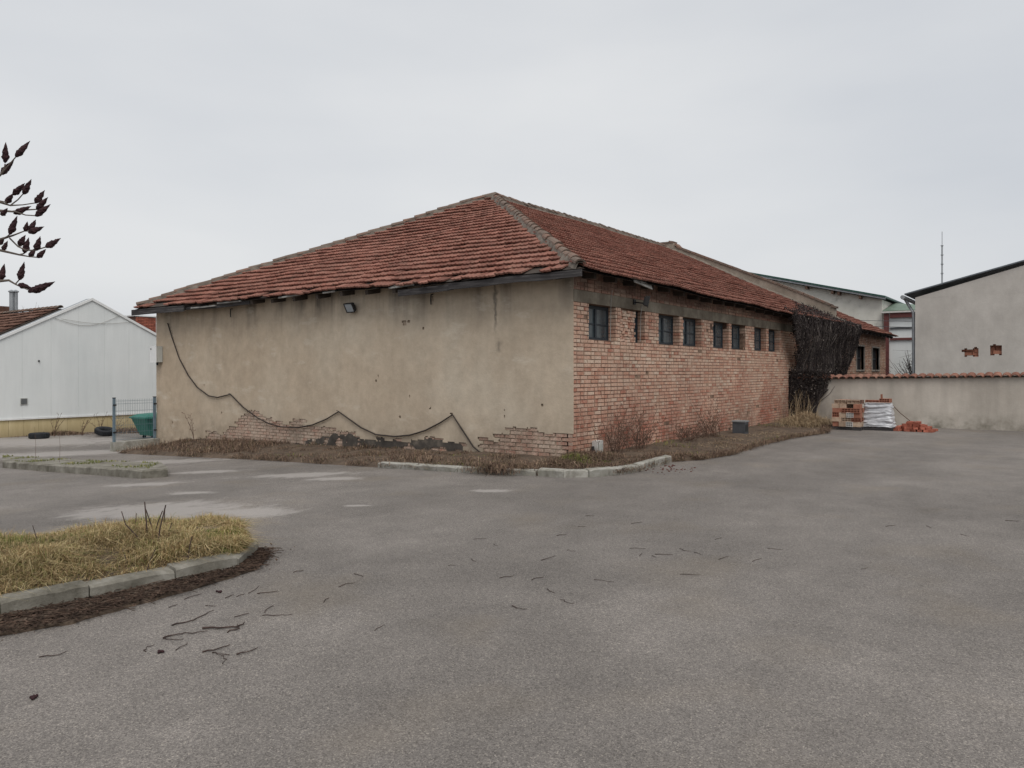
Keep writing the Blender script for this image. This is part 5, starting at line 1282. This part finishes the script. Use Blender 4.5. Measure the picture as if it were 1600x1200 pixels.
# ================================================================== grass island in the foreground
ik_px = [(404, 866), (372, 892), (275, 914), (140, 942), (0, 971), (-190, 1010)]
ik = [on_g(px, py) for px, py in ik_px]
ib_px = [(404, 866), (385, 846), (330, 826), (230, 834), (120, 848), (0, 862), (-300, 885)]
ib = [on_g(px, py) for px, py in ib_px]
gi = empty('island_kerb', ik[2], 'worn concrete kerb stones round the grassy island at left', 'kerb', kind='structure')
cen = on_g(150, 885)
kerb_run(gi, ik, .13, .15, inward=cen, sl=.95, jit=.012, m='kerb_dirty')
kerb_run(gi, ib[0:4], .13, .13, inward=cen, sl=.9, jit=.01, m='kerb_dirty')
kerb_run(gi, ib[3:], .13, .13, inward=cen, sl=.95, jit=.01, m='kerb_dirty')
def island_pt(s, u):
    """s along the island, u from front kerb (0) to back (1)"""
    def along(pl):
        L = [0]
        for a, c in zip(pl, pl[1:]): L.append(L[-1] + (c - a).length)
        d = s * L[-1]
        for k in range(len(pl) - 1):
            if d <= L[k+1] + 1e-9: return pl[k].lerp(pl[k+1], (d - L[k]) / max(1e-6, L[k+1] - L[k]))
        return pl[-1]
    return along(ik).lerp(along(ib), u)
def isl_z(s, u, p): return .10 + .10 * math.sin(math.pi * min(1, max(0, u))) * min(1, s * 6) + .03 * nz(p, 2.2, 1)
sb = MB(); sb.smooth = True; A_, B_ = 60, 24
for i in range(A_ + 1):
    for j in range(B_ + 1):
        s_ = i / A_; u = .03 + .94 * j / B_; p = island_pt(s_, u); sb.v.append((p.x, p.y, isl_z(s_, u, p) - (.07 if j in (0, B_) or i == 0 else 0)))
for i in range(A_):
    for j in range(B_): a = i * (B_ + 1) + j; sb.f.append([a, a + 1, a + B_ + 2, a + B_ + 1])
tag(sb.build('island_soil', M['soil']), 'raised soil bed of the grassy island', 'soil', kind='structure')
def pick_isl(sel):
    def f():
        s_ = random.random() ** .9; u = random.uniform(.07, .93); p = island_pt(s_, u)
        if s_ < .115 + .05 * u: return None
        k = sel(s_, u, p)
        if k <= 0: return None
        return (p.x, p.y, isl_z(s_, u, p) - .015, k)
    return f
gm = MB(); blades(gm, 60000, pick_isl(lambda s_, u, p: max(.2, .74 + .6 * nz(p, 1.8, 4) + .5 * nz(p, 5, 2) - (.5 if u < .14 else 0) * (1 if s_ < .55 else .4))), .04, .17, .005, 1.8)
tag(gm.build('island_grass', M['grass_y'], kind='stuff'), 'yellowed winter grass on the island in the foreground', 'grass')
gm = MB(); blades(gm, 14000, pick_isl(lambda s_, u, p: max(0, nz(p, 1.4, 9) * 2 + .15 + .5 * (s_ - .5))), .05, .15, .006, .8)
tag(gm.build('island_green_grass', M['grass_g'], kind='stuff'), 'patches of green grass in the foreground island', 'grass')
# sumac suckers: bare upright shoots
shoots = [((848, 0), [(194, 832), (195, 822), (190, 798)]), None]
sh_px = [([(232, 860), (214, 838), (196, 819), (190, 799)], .007), ([(194, 838), (195, 822)], .006), ([(209, 830), (212, 815), (213, 802)], .005), ([(232, 852), (229, 818), (226, 784)], .007), ([(246, 850), (236, 820), (228, 796)], .006), ([(238, 848), (246, 818), (254, 798)], .006), ([(244, 860), (250, 825), (259, 789)], .007), ([(254, 828), (257, 806), (258, 792)], .005), ([(262, 850), (264, 830), (269, 816)], .005), ([(292, 874), (296, 855), (300, 838)], .005), ([(58, 858), (57, 840), (51, 821)], .004), ([(198, 884), (196, 872), (194, 866)], .004), ([(227, 888), (236, 872), (243, 858)], .005)]
for k, (pl, r) in enumerate(sh_px):
    b0 = on_g(pl[0][0], pl[0][1], .14); d = (b0 - CAM).dot(FW); pts_ = [at_depth(px, py, d + .02 * j) for j, (px, py) in enumerate(pl)]; pts_[0] = pts_[0] - Vector((0, 0, .05))
    b = MB(); b.tube(pts_, [r * (1 - .15 * j) for j in range(len(pts_))], 6)
    lab = {0: 'bare bent woody shoot leaning far left in the grass island cluster', 3: 'tallest bare upright woody shoot in the grass island', 10: 'lone thin dry shoot at the far left of the grass island', 11: 'short bare shoot at the front of grass island, left of another', 12: 'thin bare shoot leaning right at the front of grass island', 9: 'short bare shoot at the right end of the grass island'}.get(k); tag(b.build('bare_shoot', M['twig'], base=pts_[0]), lab or 'bare upright woody shoot in the middle cluster of the grass island', 'shoot', 'bare shoots in the grass island')
# leaf litter along the island kerb
lt = MB(); lt.smooth = True
lf = [on_g(px, py) for px, py in [(-190, 1090), (0, 1006), (120, 985), (230, 951), (330, 921), (425, 888), (430, 868), (408, 864)]]
lb = [on_g(px, py) for px, py in [(-190, 1005), (0, 969), (100, 950), (190, 930), (275, 912), (340, 898), (395, 878), (404, 864)]]
NI, NJ = 90, 12
lf = [a.lerp(c, .22) for a, c in zip(lf, lb)]
def lpt(i, j):
    t_ = i / NI * (len(lf) - 1); k = min(len(lf) - 2, int(t_)); f = t_ - k; a = lf[k].lerp(lf[k+1], f); c = lb[k].lerp(lb[k+1], f); u = j / NJ
    return a.lerp(c, u)
for i in range(NI + 1):
    for j in range(NJ + 1):
        p = lpt(i, j); u = j / NJ
        if j == 0: p = p + (lpt(i, NJ) - p) * (.10 * nz(p, 3.5, 2) + .10 * nz(p, 9, 4) + .1)
        z = .03 * min(1, u * 2.5) + .012 * nz(p, 9, 3) * min(1, u * 3) + (-.004 if j == 0 else .006); lt.v.append((p.x, p.y, z))
for i in range(NI):
    for j in range(NJ): a = i * (NJ + 1) + j; lt.f.append([a, a + NJ + 1, a + NJ + 2, a + 1])
tag(lt.build('litter_bed', M['soil']), 'dark strip of rotted leaves along the island kerb', 'soil', kind='structure')
lm = MB()
for k in range(15000):
    p = lpt(random.uniform(0, NI), random.random() ** .9 * NJ)
    if random.random() < .12: p = p + Vector((random.gauss(0, .09), random.gauss(0, .09), 0))
    if p.y > -1.0 and False: continue
    a = random.uniform(0, 6.28); s_ = random.choice((.004, .006, .008, .011, .018)) * random.uniform(.7, 1.3); d = Vector((math.cos(a), math.sin(a), random.gauss(0, .3))).normalized(); e = Vector((-math.sin(a), math.cos(a), random.gauss(0, .3))).normalized()
    p.z = .022 + random.uniform(0, .025); q = len(lm.v); lm.v += [tuple(p - d * s_), tuple(p + e * s_ * .45), tuple(p + d * s_), tuple(p - e * s_ * .45)]; lm.f.append([q, q + 1, q + 2, q + 3])
for k in range(500):
    p = lpt(random.uniform(0, NI), random.random() * NJ); a = random.uniform(0, 6.28); L = random.uniform(.05, .22); p.z = .05; q = p + Vector((math.cos(a) * L, math.sin(a) * L, random.uniform(-.02, .02))); lm.tube([p, q], [.003, .002], 4, False)
tag(lm.build('leaf_litter', M['litter'], kind='stuff'), 'brown fallen leaves and bits along the island kerb', 'leaves')

# ================================================================== twigs on the asphalt
def z3(x, y): return (140 + x / 3.2, 880 + y / 3.2)
def z8(x, y): return (700 + x / 2.667, 780 + y / 2.667)
big = [([z3(410, 315), z3(490, 298), z3(555, 272), z3(620, 240)], .006, 'long bent twig on the asphalt nearest the island litter'),
       ([z3(365, 378), z3(420, 362), z3(480, 356), z3(580, 345)], .006, None), ([z3(365, 378), z3(400, 386), z3(470, 385)], .004, None),
       ([z3(575, 331), z3(650, 329), z3(735, 325), z3(780, 305)], .009, 'thick forked dead twig on the asphalt, darkest of all'), ([z3(690, 347), z3(735, 334), z3(738, 312)], .005, None),
       ([z3(565, 448), z3(640, 436), z3(705, 413)], .006, 'curved forked twig on the asphalt nearest the camera'), ([z3(615, 448), z3(650, 462), z3(705, 462)], .005, None), ([z3(650, 464), z3(685, 486), z3(662, 508)], .003, None),
       ([z3(730, 460), z3(790, 450), z3(835, 430)], .006, None)]
small = [[z3(275, 445), z3(288, 428), z3(318, 410)], [z3(430, 437), z3(495, 398)], [z3(865, 262), z3(930, 266), z3(1010, 258)], [z3(872, 248), z3(912, 214)], [z3(725, 272), z3(800, 255)], [z3(575, 215), z3(635, 218)], [z3(400, 222), z3(440, 210)], [z3(730, 170), z3(780, 155)], [z3(800, 152), z3(850, 115)], [z3(835, 155), z3(940, 145)], [z3(1245, 122), z3(1280, 107), z3(1330, 100)], [z3(1165, 198), z3(1203, 178)], [z3(1420, 340), z3(1473, 310)], [z3(1020, 48), z3(1070, 38)], [z3(1325, 55), z3(1370, 70)], [(65, 1027), (88, 1026), (105, 1019)], [z3(470, 182), z3(560, 157)], [z3(680, 176), z3(722, 160)],
    [z8(105, 167), z8(158, 166)], [z8(190, 188), z8(205, 196)], [z8(95, 250), z8(115, 262)], [z8(0, 276), z8(30, 277)], [z8(215, 330), z8(275, 323)], [z8(345, 340), z8(370, 330), z8(398, 327)], [z8(388, 256), z8(445, 240)], [z8(410, 378), z8(437, 390)], [z8(475, 420), z8(495, 432), z8(525, 437)], [z8(262, 445), z8(290, 457), z8(330, 463)], [z8(605, 337), z8(690, 347)], [z8(760, 205), z8(820, 209)], [z8(865, 232), z8(940, 233)], [z8(965, 208), z8(985, 216), z8(1015, 219)], [z8(850, 238), z8(870, 244)], [z8(795, 238), z8(813, 228)], [z8(965, 315), z8(1055, 319)], [z8(1112, 170), z8(1140, 162)], [z8(1130, 253), z8(1165, 241)], [z8(1268, 261), z8(1310, 248)], [z8(1337, 206), z8(1397, 214)], [z8(570, 70), z8(610, 72)], [z8(540, 115), z8(575, 116)], [z8(455, 153), z8(490, 150)], [z8(765, 103), z8(808, 97)], [z8(495, 212), z8(527, 220)], [(1385, 823), (1400, 821)], [(1448, 822), (1456, 826)], [(1500, 835), (1515, 839)], [(1570, 814), (1592, 815)], [(1085, 863), (1095, 867)], [(1345, 890), (1357, 888)]]
def twig(pl, r, lab, grp):
    pts_ = [on_g(px, py) for px, py in pl]; f_ = []
    for a, c in zip(pts_, pts_[1:]):
        for k in range(3): f_.append(a.lerp(c, k / 3))
    f_.append(pts_[-1]); n_ = len(f_)
    f_ = [p + Vector((random.gauss(0, .006), random.gauss(0, .006), r * .9 + .004 * abs(math.sin(i * 1.3)))) for i, p in enumerate(f_)]
    r *= .8
    b = MB(); b.tube(f_, [r * (1 - .5 * i / n_) * random.uniform(.85, 1.15) for i in range(n_)], 6)
    tag(b.build('fallen_twig', M['twig'], base=pts_[0]), lab, 'twig', grp)
for pl, r, lab in big: twig(pl, r, lab or 'piece of the tangle of dead twigs on the asphalt by the island', None if lab else 'tangle of twigs by the island')
for pl in small: twig(pl, random.uniform(.0028, .0045) * (1 if pl[0][0] < 640 else .95), *(('small loose dead twig on the asphalt near the grass island', 'loose twigs near the island') if pl[0][0] < 640 else ('small loose dead twig in the middle of the open asphalt', 'loose twigs in the middle') if pl[0][0] < 1110 else ('small loose dead twig on the right part of the asphalt', 'loose twigs on the right')))
for (px, py, lab) in ((252, 1020, 'dark crumpled leaf clump beside the twigs on asphalt'), (52, 1092, 'small dark clod lying alone on asphalt at lower left'), (343, 926, 'dark clod on the asphalt at the edge of the leaf litter')):
    p = on_g(px, py); b = MB(); b.smooth = True
    for k in range(7): b.lathe(p + Vector((random.gauss(0, .012), random.gauss(0, .012), .008)), [(.001, -.007), (.008, -.003), (.009, .002), (.005, .007), (.001, .009)], 7, Matrix.Rotation(random.gauss(0, .5), 3, 'X'))
    tag(b.build('seed_clod', M['seed'], base=p), lab, 'clod')
gm = MB()
for k in range(55):
    p = on_g(1052 + random.gauss(0, 24), 733 + random.gauss(0, 4)); s_ = random.uniform(.006, .018); gm.obox(Matrix.Translation(p + Vector((0, 0, -.002))) @ Matrix.Rotation(random.uniform(0, 6), 4, 'Z'), (-s_, -s_ * .6, 0), (s_, s_ * .6, s_))
tag(gm.build('red_grit', M['pebble'], kind='stuff'), 'scatter of dark red crumbs on the asphalt beyond the kerb corner', 'grit')

# ================================================================== sumac tree reaching in from the left
D0 = 6.3
tb = at_depth(-150, 700, D0 + .1); tb.z = .1
sumac = empty('sumac_tree', tb, 'leafless sumac with dark upright seed heads reaching in from the left', 'tree')
fork = at_depth(-140, 470, D0); lowf = at_depth(-145, 620, D0 + .05)
b = MB(); b.tube([tb, tb.lerp(lowf, .5) + Vector((.03, .02, 0)), lowf, fork], [.075, .066, .06, .045], 9); b.build('trunk', M['bark'], sumac)
brs = [([(-140, 470), (-95, 370), (-40, 300), (0, 274), (10, 262), (24, 246)], .0), ([(-40, 300), (-10, 288), (2, 272)], .05), ([(0, 274), (7, 262), (8, 256)], .0),
       ([(-140, 480), (-90, 370), (-30, 318), (0, 316), (16, 321), (36, 320), (55, 317)], .25), ([(-30, 318), (0, 314), (10, 316)], .2), ([(16, 321), (28, 312), (36, 303)], .25), ([(9, 318), (15, 309), (21, 304)], .3),
       ([(-140, 490), (-70, 380), (-25, 332), (0, 329), (25, 331), (40, 336), (56, 337)], .1), ([(25, 331), (22, 333)], .1), ([(40, 328), (58, 327)], .2), ([(20, 330), (40, 328)], .2), ([(-25, 332), (4, 335)], 0),
       ([(-140, 520), (-70, 430), (-25, 388), (0, 374), (20, 368), (38, 361), (47, 361)], -.1), ([(5, 373), (12, 369), (15, 366)], -.1), ([(15, 372), (28, 385), (40, 391), (56, 391), (71, 386)], -.05), ([(28, 385), (34, 384)], 0), ([(38, 361), (40, 360)], -.1),
       ([(-140, 530), (-70, 440), (-25, 390), (0, 391), (30, 398), (46, 401), (58, 402)], .15), ([(30, 398), (38, 396)], .15), ([(-10, 391), (3, 391)], .1),
       ([(-140, 560), (-80, 480), (-30, 440), (0, 439), (14, 438), (24, 444), (32, 448), (50, 455)], .05), ([(24, 444), (30, 437)], .05), ([(-4, 439), (1, 437)], .05)]
b = MB()
for pl, dd in brs:
    n_ = len(pl); r0 = .020 if pl[0][0] < -100 else .0065
    b.tube([at_depth(px, py, D0 + dd * min(1, i / max(1, n_ - 2) if pl[0][0] < -100 else 1)) for i, (px, py) in enumerate(pl)], [max(.0048, r0 * (1 - .95 * i / (n_ - 1))) if r0 > .01 else r0 * (1 - .25 * i / (n_ - 1)) for i in range(n_)], 6)
b.build('branches', M['bark'], sumac)
# seed head: lumpy pointed spindle, unit length along z
sv = MB(); sv.smooth = False; NS, NT_ = 14, 12
for j in range(NS + 1):
    v = j / NS; rr = (.20 * (v / .25) ** .6 if v < .25 else .20 * (1 - ((v - .25) / .75) ** 1.5) ** .9) if 0 < v < 1 else .012
    for i in range(NT_):
        a = 2 * math.pi * i / NT_; k = 1 + .40 * nz((math.cos(a) * 2.4, math.sin(a) * 2.4, v * 9), 1, 3) + .18 * nz((math.cos(a) * 6, math.sin(a) * 6, v * 20), 1, 5); sv.v.append((max(.004, rr) * k * math.cos(a), max(.004, rr) * k * math.sin(a), v))
for j in range(NS):
    for i in range(NT_): sv.f.append([j*NT_ + i, j*NT_ + (i+1) % NT_, (j+1)*NT_ + (i+1) % NT_, (j+1)*NT_ + i])
seed_me = sv.mesh('seed_head'); seed_me.materials.append(M['seed'])
cones = [((8,255),(9,222),0),((24,246),(47,220),0),((1,273),(22,250),.05),((9,318),(21,302),.25),((20,305),(39,286),.3),((36,304),(49,280),.25),((55,318),(70,297),.25),((57,328),(75,308),.2),((55,338),(79,319),.1),((21,334),(49,322),.1),((2,337),(12,325),0),((15,367),(27,337),-.1),((39,362),(43,346),-.1),((46,362),(56,343),-.1),((44,364),(69,354),-.1),((29,384),(40,367),0),((38,396),(45,371),.15),((56,392),(63,369),-.05),((71,387),(95,372),-.05),((58,403),(72,389),.15),((46,402),(56,387),.15),((-2,383),(7,371),.1),((4,392),(12,376),.1),((1,439),(7,412),.05),((30,438),(38,409),.05),((28,444),(51,451),.05),((49,456),(86,440),.05),((44,457),(60,446),.05),((33,384),(38,368),.02)]
for (a, c, dd) in cones:
    A = at_depth(a[0], a[1], D0 + dd); C = at_depth(c[0], c[1], D0 + dd + random.uniform(-.03, .03)); d = C - A; L = d.length
    q = d.to_track_quat('Z', 'Y').to_matrix().to_4x4() @ Matrix.Rotation(random.uniform(0, 6.28), 4, 'Z'); w = min(1.25, max(.8, .15 / L)) * L
    inst('seed_head', seed_me, Matrix.Translation(A) @ q @ Matrix.Diagonal((w * .86, w * .86, L, 1)), sumac)
